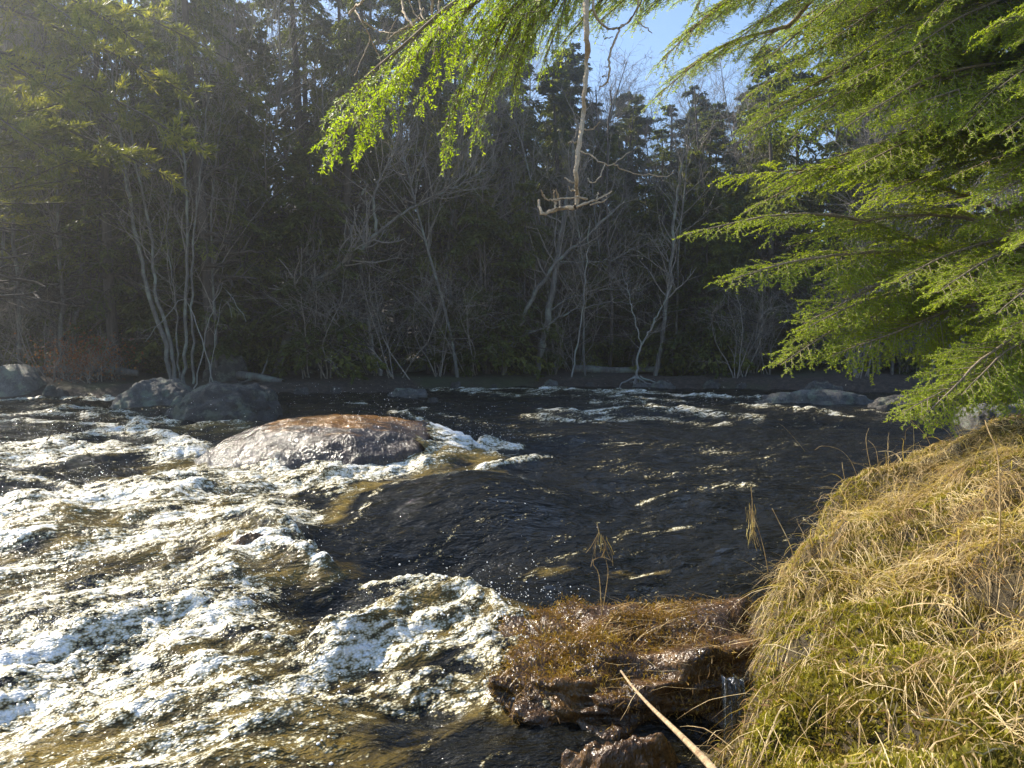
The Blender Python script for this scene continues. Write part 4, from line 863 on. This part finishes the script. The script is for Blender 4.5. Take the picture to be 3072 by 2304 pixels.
RB = [  # tip px, py, tip depth, start px, py, start depth
    (715, 172, 4.9, 1010, 215, 5.6), (682, 236, 4.6, 960, 262, 5.6), (760, 190, 5.0, 1040, 150, 5.6), (735, 150, 5.2, 990, 80, 5.8), (745, 100, 5.3, 1000, 20, 5.8),
    (770, 60, 5.4, 1020, -20, 5.9), (790, 130, 5.0, 1050, 60, 5.6), (800, 30, 5.2, 1040, -50, 5.7), (830, 80, 4.8, 1080, 10, 5.5), (820, 170, 4.8, 1060, 120, 5.5),
    (850, 130, 4.6, 1090, 90, 5.4), (870, 50, 4.7, 1100, -10, 5.5), (880, 180, 4.6, 1110, 150, 5.4), (900, 110, 4.5, 1120, 60, 5.3), (780, 300, 4.8, 1010, 262, 5.6),
    (752, 355, 4.6, 960, 300, 5.4), (775, 330, 4.7, 985, 290, 5.5), (830, 355, 4.5, 1010, 300, 5.3), 
    (900, 290, 4.3, 1110, 240, 5.1), (888, 395, 3.9, 1080, 310, 4.8), (900, 413, 3.8, 1060, 345, 4.6), (925, 385, 4.0, 1100, 320, 4.8),
    (968, 382, 4.1, 1130, 330, 4.8), (960, 300, 4.0, 1140, 250, 4.8), (940, 200, 4.3, 1150, 160, 5.1), (960, 130, 4.3, 1160, 80, 5.1), (950, 50, 4.4, 1160, 10, 5.2),
    (980, 250, 4.0, 1170, 190, 4.8), (1000, 330, 3.9, 1170, 280, 4.6), (990, 90, 4.2, 1180, 30, 5.0), (840, -10, 4.8, 1080, -90, 5.4), (920, 0, 4.5, 1140, -70, 5.2), (765, 10, 5.0, 960, -80, 5.6),
    (725, 120, 5.5, 960, 40, 6.0), (755, 40, 5.6, 980, -30, 6.1), (1000, 10, 4.2, 1180, -60, 5.0), (1005, 175, 4.1, 1190, 120, 4.9)]
limb = MB(); org = np.array(tree.location)
RB = RB + [(a + rs.uniform(-25, 45), b_ + rs.uniform(-28, 28), c + rs.uniform(-.3, .5), d_ + rs.uniform(-20, 60), e + rs.uniform(-30, 30), f + rs.uniform(-.2, .4)) for a, b_, c, d_, e, f in RB + [q for q in RB if q[1] < 215 and q[0] > 760] if (b_ < 215 and a > 735)] + [(700, 274, 4.7, 940, 266, 5.5), (790, 252, 5.0, 1050, 244, 5.7), (860, 282, 4.6, 1080, 240, 5.4), (905, 310, 4.3, 1110, 262, 5.1)]
for tx, ty, td, sx, sy, sd in RB:
    p1 = at(tx, ty, td); p0 = at(sx, sy, sd); ln = np.linalg.norm(p1 - p0); k = int(np.argmin([abs(b_ - ln) + rs.uniform(0, .25) for b_ in BL_]))
    set_bough(tree, BG[k], BL_[k], p0, p1, -.35 + rs.normal() * .28)
    tz = p0[2] + .25; root = np.array([TX, TY, tz]); s = resample(np.array([root, (root + p0) / 2 + np.array([0, 0, .1]), p0, p0 + (p1 - p0) * .05]), 10) - org
    limb = MB(); limb.tubes(s, np.linspace(.035, .0045 + .006 * ln, 10), 6); limb.build('limb', M['limb'], tree)

# the hemlock the boughs overhead hang from stands behind and to the right of the camera
T2 = (3.0, -.8); tree2 = empty('hemlock_tree', (T2[0], T2[1], bz(*T2) - .1)); mb = MB()
mb.tubes(resample(np.array([(0, 0, -.2), (.03, 0, 2), (0, .05, 5), (.05, 0, 8)], float), 18), np.linspace(.2, .1, 18), 12); mb.build('trunk', M['bark_dark'], tree2)
tag(tree2, 'hemlock whose near bough hangs across the top middle, with bare dead twigs', 'tree')
nm = [M['limb'], M['needle_near']]
NB = [bough_mesh('bough', 411, .95, .0145, .0028, nm, True, .036, .024, .0026, .22, .36, .05, (.4, .75)), bough_mesh('bough', 412, .6, .0145, .0028, nm, True, .032, .024, .0026, .25, .38, .05, (.4, .75))]
NL = [.95, .6]; org2 = np.array(tree2.location); limb = MB()
OB = [(a, b_ - 14, c, d_, e - 14, f, g, h) for a, b_, c, d_, e, f, g, h in [(327, 132, 1.75, 600, -55, 2.0, 0, .35), (345, 118, 1.85, 610, -70, 2.1, 0, -.25), (440, 148, 1.85, 575, -30, 2.0, 1, .3), (478, 140, 1.9, 590, -30, 2.0, 1, .0), 
      (515, 100, 2.0, 600, -50, 2.1, 1, .2), (548, 75, 2.1, 640, -60, 2.2, 1, 0), (470, 60, 2.0, 620, -70, 2.1, 1, .2),
      (590, 8, 2.2, 700, -90, 2.3, 1, 0), (640, 15, 2.3, 740, -80, 2.4, 1, .2), (668, 75, 2.6, 800, -10, 2.7, 1, -.3), (690, 50, 2.6, 830, -20, 2.7, 1, -.4), (662, 112, 2.7, 790, 40, 2.8, 1, -.3), (735, 60, 2.6, 870, 0, 2.7, 1, -.3), (700, 20, 2.5, 800, -80, 2.6, 1, 0), (603, 36, 2.3, 735, -30, 2.4, 1, -.3), (640, 30, 2.4, 770, -25, 2.5, 1, -.2), (565, 58, 2.2, 690, -30, 2.3, 1, -.2), (505, 40, 2.1, 640, -50, 2.2, 1, -.3)]]
for tx, ty, td, sx, sy, sd, k, ro in OB:
    p1 = at(tx, ty, td); p0 = at(sx, sy, sd); set_bough(tree2, NB[k], NL[k], p0, p1, ro)
    root = np.array([T2[0], T2[1], 4.2]); s = resample(np.array([root, (root * .5 + p0 * .5) + np.array([0, 0, .35]), p0, p0 + (p1 - p0) * .04]), 14) - org2
    limb = MB(); limb.tubes(s, np.linspace(.03, .007, 14), 6); limb.build('limb', M['limb'], tree2)
TW = [  # bare dead twigs: points px, depth, radius
    ([(585, -30), (586, 15), (587, 39), (587, 62), (584, 93), (584, 114), (580, 136), (578, 154), (576, 177), (577, 197), (576, 207)], 1.7, .0062, .0042),
    ([(576, 207), (566, 208), (557, 209), (545, 214), (540, 210), (539, 200)], 1.7, .0052, .0028), ([(556, 209), (554, 198), (553, 190)], 1.7, .0028, .0016), ([(560, 209), (559, 199), (556, 189)], 1.7, .0028, .0016),
    ([(576, 207), (588, 203), (600, 198), (612, 191)], 1.7, .003, .0014), ([(553, 201), (545, 198), (541, 190)], 1.7, .0026, .0014), ([(587, 199), (575, 197), (553, 200)], 1.72, .0026, .002), ([(578, 143), (574, 142), (568, 143)], 1.7, .002, .001),
    ([(575, 183), (570, 181), (565, 178)], 1.7, .0024, .0014), ([(581, 128), (590, 130), (600, 122)], 1.7, .0016, .001), ([(579, 150), (592, 156), (605, 164), (614, 163), (630, 152)], 1.7, .0018, .001), ([(605, 164), (600, 176), (592, 183), (588, 178)], 1.7, .0016, .001),
    ([(590, 205), (606, 200), (604, 194)], 1.7, .0018, .001), ([(577, 190), (571, 190), (569, 186)], 1.7, .0016, .001), ([(614, 163), (622, 170), (640, 174), (668, 176), (674, 170)], 1.75, .0015, .0008), ([(596, 200), (598, 192)], 1.7, .0014, .0008),
    ([(594, -20), (594, 12), (607, 28), (619, 28), (616, 37), (610, 54), (609, 72), (607, 83), (599, 87)], 1.9, .0034, .0024), ([(619, 28), (628, 22), (637, 9), (640, -15)], 1.9, .003, .002), ([(610, 67), (604, 67)], 1.9, .0015, .001), ([(607, 76), (602, 76)], 1.9, .0015, .001), ([(613, 37), (604, 38)], 1.9, .0014, .0008), ([(637, 20), (644, 27), (652, 33)], 1.9, .0016, .001),
    ([(402, -20), (402, 0), (405, 15), (414, 26), (424, 28)], 2.3, .0042, .0028), ([(418, -20), (420, 5), (423, 18), (432, 24)], 2.3, .003, .002), ([(432, -30), (432, 10), (432, 31), (435, 45), (434, 59)], 2.3, .0052, .0036), ([(428, 38), (434, 45)], 2.3, .003, .002), ([(414, 26), (404, 28), (396, 33), (388, 39)], 2.3, .003, .0016), ([(424, 8), (416, 20), (404, 28)], 2.3, .0026, .002),
    ([(366, -20), (362, 2), (356, 6), (349, 15)], 2.3, .004, .003), ([(354, 8), (362, 22), (370, 38), (362, 58), (354, 76)], 2.4, .0022, .0014), ([(370, 38), (376, 50), (381, 62), (380, 73), (389, 77), (396, 75)], 2.4, .002, .0014), ([(362, 20), (376, 30), (390, 33), (396, 33)], 2.4, .002, .0014), ([(391, 54), (390, 70), (396, 80)], 2.4, .0016, .001), ([(389, 39), (386, 40), (397, 18)], 2.4, .0016, .001),
    ([(380, 73), (395, 72)], 2.4, .0014, .001), ([(408, 30), (406, 36), (400, 44)], 2.3, .0014, .001), ([(440, 0), (438, 20), (432, 31)], 2.3, .003, .002), ([(409, 0), (414, 12), (424, 24)], 2.3, .002, .0014)]
rs = RS(66); tws = [MB(), MB(), MB()]
for ti, (pts, dep, r0, r1) in enumerate(TW):
    tw = tws[0 if ti < 16 else 1 if ti < 22 else 2]
    P_ = np.array([at(px, py, dep + .04 * math.sin(i * 1.7 + px)) for i, (px, py) in enumerate(pts)]) - org2; s = resample(P_, max(6, 4 * len(pts))); s[1:-1] += rs.normal(size=(len(s) - 2, 3)) * .0012
    tw.tubes(s, np.linspace(r0, r1, len(s)) * 1.1 * (1 + .14 * rs.normal(size=len(s))), 6)
for px, py, dep in [(585, -30, 1.7), (594, -20, 1.9), (402, -20, 2.3), (432, -30, 2.3), (366, -20, 2.3), (640, -15, 1.9), (418, -20, 2.3), (440, 0, 2.3)]:
    p0 = at(px, py, dep); root = np.array([T2[0], T2[1], 4.3]); s = resample(np.array([root, root * .5 + p0 * .5 + np.array([0, 0, .5]), p0 + np.array([.05, 0, .25]), p0]), 16) - org2; tws[{1.7: 0, 1.9: 1, 2.3: 2}[dep]].tubes(s, np.linspace(.02, .005, 16), 6)
for tw in tws: tw.build('dead_twig', M['dead_twig'], tree2)


# ------------------------------------------------------------------ near bank: mossy rock, grass, moss, sticks
def mossy_rock():
    v, q, t = sphere(90, 140); p = np.sign(v) * np.abs(v) ** np.array([.8, .8, .5])
    d = 1 + .24 * fbm(v * 1.5 + 3, 3) + .15 * fbm(v * 4 + 8, 3) + .03 * fbm(v * 16, 2); p = p * d[:, None]
    p = p / np.abs(p).max(0) * np.array([.66, .58, .40]); p[:, 0] += .60 * sm(-.05, .3, p[:, 2]) * np.clip(p[:, 0], 0, 1)
    p[:, 0] += -.10 * p[:, 2] / .36; p[:, 2] += .06 * p[:, 0] - .10 * np.clip(-p[:, 1], 0, 1) * (p[:, 2] > 0)
    mb = MB(); mb.v = [p]; mb.f = [q, t]; mb.m = [0, 0]; mb.sm = [True, True]
    return mb, p
mb, mp_ = mossy_rock(); RC = np.array([.56, 3.16, -.25]); rk = mb.build('mossy_rock', M['rock_moss'], None, RC)
tag(rk, 'wet brown mossy rock jutting from the bank into the foreground water', 'rock')
# wet moss and dead grass plastered over the rock
rs = RS(500); up_ = mp_[(mp_[:, 2] > -.22)]; n = 2600; b_ = up_[rs.randint(0, len(up_), n)]; patch = perlin(b_ * 4.5 + 2); ok = patch > -.15 + .5 * rs.rand(n); b_ = b_[ok]; n = len(b_); b_ = b_ + rs.normal(size=(n, 3)) * .006
out_ = norm(b_ / np.array([.7, .56, .36]) ** 2); gv = np.array([-.55, -.35, -.75]) + rs.normal(size=(n, 3)) * .4; d = norm(gv - (gv * out_).sum(1, keepdims=True) * out_ * .9); l = rs.uniform(.02, .075, n)
P_ = [b_ + out_ * .004]; dd = d
for k in range(4):
    dd = norm(dd + np.array([0, -.02, -.10]) + rs.normal(size=(n, 3)) * .14); P_.append(P_[-1] + dd * (l / 4)[:, None] + out_ * .001)
P_ = np.stack(P_, 1); mb = MB(); mb.strips(P_, norm(np.cross(d, out_)), rs.uniform(.001, .0028, (n, 1)) * np.array([[1, 1, .9, .7, .2]]))
o = mb.build('hanging_moss', M['straw_dark'], rk); tag(o, kind='stuff')
up_ = mp_[(mp_[:, 2] > .2) & (mp_[:, 0] > -.1)]; n = 240; b_ = up_[rs.randint(0, len(up_), n)]; d = norm(np.array([-.8, -.25, .1]) + rs.normal(size=(n, 3)) * np.array([.3, .3, .12])); l = rs.uniform(.08, .26, n); P_ = [b_ + np.array([0, 0, .012])]
for k in range(5): d = norm(d + rs.normal(size=(n, 3)) * .12 + np.array([0, 0, -.05])); P_.append(P_[-1] + d * (l / 5)[:, None])
mb = MB(); mb.strips(np.stack(P_, 1), norm(np.cross(d, np.array([0, 0, 1.0]))), rs.uniform(.0008, .0016, (n, 1)) * np.array([[1, 1, 1, .9, .7, .3]])); o = mb.build('draped_grass', M['straw'], rk); tag(o, kind='stuff')
up_ = mp_[mp_[:, 2] > .08]; n = 26000; b_ = up_[rs.randint(0, len(up_), n)] + rs.normal(size=(n, 3)) * .012; ok = perlin(b_ * 3.5 + 5) + .45 * perlin(b_ * 11) > -.30 + .3 * rs.rand(n); b_ = b_[ok]; n = len(b_); b_[:, 2] += .004
d = norm(rs.normal(size=(n, 3)) * .8 + np.array([-.3, -.2, .5])); mb = MB(); mb.leaves(b_, d, norm(np.cross(d, rs.normal(size=(n, 3)))), rs.uniform(.01, .03, n), rs.uniform(.003, .006, n))
o = mb.build('moss_cap', M['moss_gold'], rk); tag(o, kind='stuff')

def on_bank(px, py):                           # first hit of the pixel's ray with the bank
    d = ray(np.asarray(px, float), np.asarray(py, float)); t = np.full(d.shape[:-1], .5); hit = np.zeros(t.shape, bool)
    for _ in range(260):
        p = CAM + d * t[..., None]; h = bank_h(p[..., 0], p[..., 1])[0]; hit |= p[..., 2] <= h; t = np.where(hit, t, t + .028)
    return CAM + d * t[..., None], hit
rs = RS(510)
def bank_points(n, dens):
    x = rs.uniform(.1, 5.2, n * 12); y = rs.uniform(.6, 6, n * 12); z, d = bank_h(x, y); r = np.hypot(x, y)
    ok = (d > -.12) & (np.abs(x / np.maximum(y, .1)) < 1.0) & (rs.rand(len(x)) < dens(x, y, d, r)); k = np.nonzero(ok)[0][:n]
    return np.stack([x[k], y[k], z[k]], -1), d[k]
def blade_set(mb, base, d, L, w0, bend, grav, K=7, m=0, curl=.12):
    n = len(base); P = [base]; dd = d
    for k in range(K - 1):
        dd = norm(dd + rs.normal(size=(n, 3)) * curl + np.array([0, 0, -1.0]) * grav[:, None] + bend); nxt = P[-1] + dd * (L / (K - 1))[:, None]
        zb = bank_h(nxt[:, 0], nxt[:, 1])[0] + .006 + .02 * rs.rand(n); nxt[:, 2] = np.maximum(nxt[:, 2], zb); P.append(nxt)
    P = np.stack(P, 1); tn = norm(P[:, -1] - P[:, 0]); sd = norm(np.cross(tn, np.array([0, 0, 1.0]) + rs.normal(size=(n, 3)) * .6))
    wv = w0[:, None] * np.array([1, 1, .95, .85, .7, .45, .12])[None, :K]; mb.strips(P, sd, wv, m)
# combed dead grass, thickest at the right, as seen sweeping down towards the lower right
def gd(x, y, d, r): return np.clip(sm(.25, 1.2, d + .5 * n2(x * 1.4, y * 1.4, 31) + .45 * (y - 2.0)) * .9 + .16, 0, 1) * np.clip(1.7 / r, .3, 1)
def flow_at(p):
    n = len(p); return np.stack([-.40 + .55 * n2(p[:, 0] * .9, p[:, 1] * .9, 40), -.85 + .45 * n2(p[:, 0] * .9, p[:, 1] * .9, 41), np.zeros(n)], -1)
mb = MB()
cen, cd = bank_points(1000, gd); q = len(cen); per = 16; ii = np.repeat(np.arange(q), per); n = q * per
base = cen[ii] + rs.normal(size=(n, 3)) * np.array([.035, .035, 0]); base[:, 2] = bank_h(base[:, 0], base[:, 1])[0]
cdir = flow_at(cen) + rs.normal(size=(q, 3)) * np.array([.3, .3, .1]); cl = rs.uniform(.12, .34, q)
d = norm(cdir[ii] + rs.normal(size=(n, 3)) * .13 + np.array([0, 0, .4])); blade_set(mb, base, d, cl[ii] * rs.uniform(.6, 1.1, n), rs.uniform(.0005, .0014, n), cdir[ii] * .05, rs.uniform(.12, .26, n), curl=.07)
base, dB = bank_points(4200, gd); n = len(base); fl_ = flow_at(base)
d = norm(fl_ + rs.normal(size=(n, 3)) * .4 + np.array([0, 0, .4])); blade_set(mb, base, d, rs.uniform(.12, .35, n), rs.uniform(.0009, .002, n), fl_ * .05, rs.uniform(.12, .3, n))
base, dB = bank_points(1700, lambda x, y, d, r: (d < .6) * .5); n = len(base); d = norm(rs.normal(size=(n, 3)) * np.array([1, 1, .4]) + np.array([-.3, -.5, .3])); blade_set(mb, base, d, rs.uniform(.06, .25, n), rs.uniform(.0009, .002, n), np.zeros((n, 3)), rs.uniform(.15, .4, n), curl=.2)
tag(mb.build('dead_grass', M['straw']), 'straw coloured dead grass combed flat over the near bank', 'grass', kind='stuff')
# darker wet fringe hanging over the edge
def ge(x, y, d, r): return np.exp(-((d + .02) / .14) ** 2) * np.clip(2 / r, .3, 1)
base, dB = bank_points(1900, ge); n = len(base); d = norm(rs.normal(size=(n, 3)) * .5 + np.array([-.7, .2, .15])); mb = MB()
blade_set(mb, base, d, rs.uniform(.06, .22, n), rs.uniform(.0008, .0018, n), np.array([-.06, 0, 0]), rs.uniform(.3, .7, n)); tag(mb.build('edge_grass', M['straw_dark']), 'brown wet grass fringe drooping over the edge of the near bank', 'grass', kind='stuff')
c = np.array(on_bank(790, 505)[0]); n = 260; base = c + rs.normal(size=(n, 3)) * np.array([.12, .12, .01]); base[:, 2] = bank_h(base[:, 0], base[:, 1])[0]; mb = MB()
blade_set(mb, base, norm(rs.normal(size=(n, 3)) * .45 + np.array([-.9, -.1, .3])), rs.uniform(.15, .38, n), np.full(n, .0014), np.zeros((n, 3)), rs.uniform(.1, .25, n)); tag(mb.build('grass_tuft', M['red_grass']), 'reddish brown tuft of grass leaning over the water at the bank corner', 'grass')
# moss
def gm(x, y, d, r): return np.clip(.42 + 1.1 * n2(x * 2.2, y * 2.2, 51) + .7 * n2(x * 7, y * 7, 52) + .25 * sm(1.0, .2, d), 0, 1) * np.clip(1.6 / r, .15, 1) ** 1.3
base, dB = bank_points(78000, gm); n = len(base); mb = MB()
for q in range(4):
    d = norm(rs.normal(size=(n, 3)) * .75 + np.array([0, 0, .7])); mb.leaves(base + rs.normal(size=(n, 3)) * .003, d, norm(np.cross(d, rs.normal(size=(n, 3)))), rs.uniform(.010, .026, n), rs.uniform(.004, .008, n), 0, q % 2 == 0)
tag(mb.build('moss', M['moss']), 'olive green moss carpet between the grass on the near bank', 'moss', kind='stuff')

# flakes of dead leaf and broken blades between the moss
base, dB = bank_points(13000, lambda x, y, d, r: np.clip(2.6 / r, .4, 1) + 0 * d); n = len(base); base[:, 2] += .004; d = norm(rs.normal(size=(n, 3)) * np.array([1, 1, .25])); mb = MB()
mb.leaves(base, d, norm(np.cross(d, np.array([0, 0, 1.0]) + rs.normal(size=(n, 3)) * .5)), rs.uniform(.012, .05, n), rs.uniform(.003, .009, n)); tag(mb.build('leaf_flakes', M['straw_dark']), 'brown flakes of dead leaf littering the near bank', 'litter', kind='stuff')
# thin cascade dropping through the gap between rock and bank
U_, V_ = np.meshgrid(np.linspace(0, 1, 22), np.linspace(0, 1, 34)); top_ = at(716 + 22 * U_, 668 + 6 * n2(U_ * 3, U_, 2), 2.55 + 0 * U_)
Pc = top_ + np.stack([.04 * (U_ - .5) * V_ + .012 * n2(U_ * 7, V_ * 1.2, 3), -.06 - .20 * V_ + .02 * n2(U_ * 9, V_ * 1.5, 5), -.62 * V_ ** 1.35], -1); mb = MB(); ix = np.arange(22 * 34).reshape(34, 22)
mb.add(Pc, np.stack([ix[:-1, :-1], ix[:-1, 1:], ix[1:, 1:], ix[1:, :-1]], -1).reshape(-1, 4)); tag(mb.build('cascade', M['fall']), 'thin sheet of water dropping in the dark gap beside the bank', 'cascade')
# single stems standing up from the bank
def stalk(pts, r0, r1, label, name='grass_stalk', mat_=None, cat='grass stem', extra=None):
    P_ = np.array(pts, float); org_ = P_[0].copy(); s = resample(P_ - org_, max(8, 5 * len(P_))); mb = MB(); mb.tubes(s, np.linspace(r0, r1, len(s)), 6)
    if extra is not None: extra(mb, s)
    return tag(mb.build(name, mat_ or M['straw'], None, org_), label, cat)
def st_(pxs, y0, dz=0.0):
    b0 = on_bank(*pxs[0])[0]; yv = b0[1]; return [b0 - np.array([0, 0, .02])] + [at(px, py, yv + .03 * i) for i, (px, py) in enumerate(pxs[1:])]
ST = [([(818, 478), (812, 462), (800, 445), (785, 428), (778, 423)], .0022, 'long straw stem arching left over the water from the bank corner'), ([(873, 474), (868, 455), (866, 438), (869, 428)], .002, 'thin bent stem in the middle of the bank crest'), ([(880, 476), (876, 450), (868, 440)], .002, 'reddish stem leaning beside the thin bent stem'),
      ([(935, 452), (925, 435), (910, 420), (895, 412)], .0022, 'long stem arching left from the grassy crest'), ([(905, 462), (893, 453), (878, 447), (862, 450)], .0018, 'drooping stem below the crest'), ([(999, 560), (1000, 520), (999, 470), (996, 448), (989, 432), (985, 420)], .0038, 'thick pale stalk standing tall at the right'),
      ([(960, 452), (948, 432), (930, 424), (908, 428), (905, 440)], .0018, 'hooked stem on the crest at the right'), ([(846, 482), (843, 470), (842, 462)], .002, 'short upright stem at the bank corner'), ([(800, 575), (790, 545), (778, 520), (772, 508)], .0024, 'reed leaning left from the mossy edge'), ([(1010, 440), (1000, 425), (985, 415), (970, 412)], .002, 'stem bending left at the far right crest'),
      ([(860, 480), (850, 460), (838, 449), (822, 446), (815, 450)], .0016, 'fine drooping stem over the dark pool'), ([(770, 580), (764, 550), (757, 525), (752, 515)], .0022, 'stem carrying the clump of drift grass'), ([(838, 480), (828, 470), (812, 455), (806, 452)], .0016, 'fine straight stem left of the crest')]
for pxs, r, lab in ST: stalk(st_(pxs, 0), r, r * .45, lab)
# drift grass hung on a stem
c = at(752, 520, on_bank(770, 580)[0][1] + .09); n = 48; mb = MB()
base = np.stack([rs.normal(size=n) * .012, rs.normal(size=n) * .012, rs.uniform(-.08, .10, n)], -1); d = norm(rs.normal(size=(n, 3)) * .10 + np.array([.12, 0, -1])); P_ = [base]
for k in range(5): d = norm(d + rs.normal(size=(n, 3)) * .13 + np.array([0, 0, -.15])); P_.append(P_[-1] + d * (rs.uniform(.008, .026, n))[:, None])
mb.strips(np.stack(P_, 1), norm(rs.normal(size=(n, 3))), np.full((n, 6), .0012)); mb.tubes(resample(np.array([(-.01, 0, .2), (0, 0, .1), (.0, 0, 0), (.02, 0, -.1), (.04, 0, -.16)], float), 10), np.full(10, .002), 5)
tag(mb.build('drift_grass', M['straw'], None, c), 'clump of dried drift grass hanging on a stem over the water', 'grass')
# twig with drift grass standing on the mossy rock
b0 = np.array([at(602, 600, 3.30)[0], 3.30, RC[2] + .33])
tp_ = lambda px, py: at(px, py, 3.30)
mb = MB()
for pts, r in [([b0, tp_(599, 575), tp_(592, 562), tp_(602, 557), tp_(610, 560)], .0026), ([tp_(602, 557), tp_(606, 545), tp_(600, 535), tp_(597, 524)], .0026), ([tp_(599, 532), tp_(592, 545), tp_(586, 553)], .0016), ([b0, tp_(608, 575), tp_(606, 560)], .002), ([tp_(600, 535), tp_(605, 548), tp_(612, 562)], .0016), ([tp_(598, 534), tp_(594, 548), tp_(596, 560)], .0014), ([tp_(601, 535), tp_(611, 552), tp_(613, 566)], .0014)]:
    s = resample(np.array(pts) - b0, 14); mb.tubes(s, np.linspace(r, r * .6, 14), 5)
n = 9; base = tp_(600, 537) - b0 + rs.normal(size=(n, 3)) * np.array([.01, .01, .03]); d = norm(rs.normal(size=(n, 3)) * .13 + np.array([.12, 0, 0]) + np.array([0, 0, -1])); P_ = [base]
for k in range(4): d = norm(d + rs.normal(size=(n, 3)) * .15); P_.append(P_[-1] + d * rs.uniform(.01, .034, n)[:, None])
mb.strips(np.stack(P_, 1), norm(rs.normal(size=(n, 3))), np.full((n, 5), .001)); tag(mb.build('drift_twig', M['straw'], None, b0), 'crooked twig hung with dry grass standing on the mossy rock', 'twig')
# pale stick lying from the bank to the mossy rock
stalk([at(718, 775, 1.36), at(700, 755, 1.50), at(676, 731, 1.80), at(650, 706, 2.2), at(632, 686, 2.5), at(621, 671, 2.66)], .0085, .0042, 'pale peeled stick lying across the gap from bank to mossy rock', 'stick', M['stick'], 'stick')
# bare twig poking out of the rapids at left
p = on_water(42, 450); stalk([p - np.array([0, 0, .15]), at(44, 444, p[1]), at(49, 438, p[1]), at(52, 431, p[1])], .016, .006, 'short dark twig poking out of the white breaker at left', 'stick', M['bark_dark'], 'stick')
# root tangle on the small rock
rs = RS(600); b0 = at(637, 381, 19.9); mb = MB()
for k in range(14):
    s = grow(rs, (rs.normal() * .05, rs.normal() * .05, .12), (rs.normal(), rs.normal() - .4, -.25), rs.uniform(.5, 1.1), .03, 8, .25, 0, .2); mb.tubes(s, np.linspace(.035, .01, 8), 5)
tag(mb.build('root_tangle', M['bark_pale'], None, b0), 'tangle of bare pale roots on the small far rock', 'roots')
# fallen logs on the far bank
for px, py, y, ln, az, lab in [(60, 372, 16.8, 3.2, .1, 'fallen grey log behind the left edge boulder'), (255, 383, 18.0, 2.4, -.2, 'fallen mossy log right of the grey boulders'), (450, 377, 21.0, 3.4, .15, 'fallen log in front of the dark hemlocks'), (620, 378, 21.3, 2.8, -.1, 'fallen log left of the forked sapling')]:
    x = xat(px, y); z = float(far_h(np.array(x), np.array(y))); s = grow(rs, (-ln / 2, 0, .1), (math.cos(az), math.sin(az), .04), ln, .1, 9, .04); mb = MB(); mb.tubes(s, np.linspace(.13, .08, 9), 8); twig_fan(mb, rs, s, np.linspace(.1, .06, 9), 7, .2, lambda t: .5 + 0 * t, (.8, 1.4), 1)
    tag(mb.build('fallen_log', M['bark_grey'], None, (x, y, z)), lab, 'log')

# ------------------------------------------------------------------ haze: scattering volume added to imitate the sun's glare over the left
m = bpy.data.materials.new('glare_haze'); m.use_nodes = True; nt = m.node_tree
nt.nodes.remove(nt.nodes['Principled BSDF']); vol = nt.nodes.new('ShaderNodeVolumePrincipled'); vol.inputs['Color'].default_value = (.93, .96, 1, 1); vol.inputs['Density'].default_value = .0036; vol.inputs['Anisotropy'].default_value = .80
nt.links.new(vol.outputs[0], nt.nodes['Material Output'].inputs['Volume'])
mb = MB(); x0, x1, y0, y1, z0, z1 = -118, 118, -12, 101, -3, 38
mb.add([(x0, y0, z0), (x1, y0, z0), (x1, y1, z0), (x0, y1, z0), (x0, y0, z1), (x1, y0, z1), (x1, y1, z1), (x0, y1, z1)], [(0, 3, 2, 1), (4, 5, 6, 7), (0, 1, 5, 4), (1, 2, 6, 5), (2, 3, 7, 6), (3, 0, 4, 7)], 0, False)
tag(mb.build('haze', m), 'thin pale haze added to imitate the sun glare at left', kind='stuff')
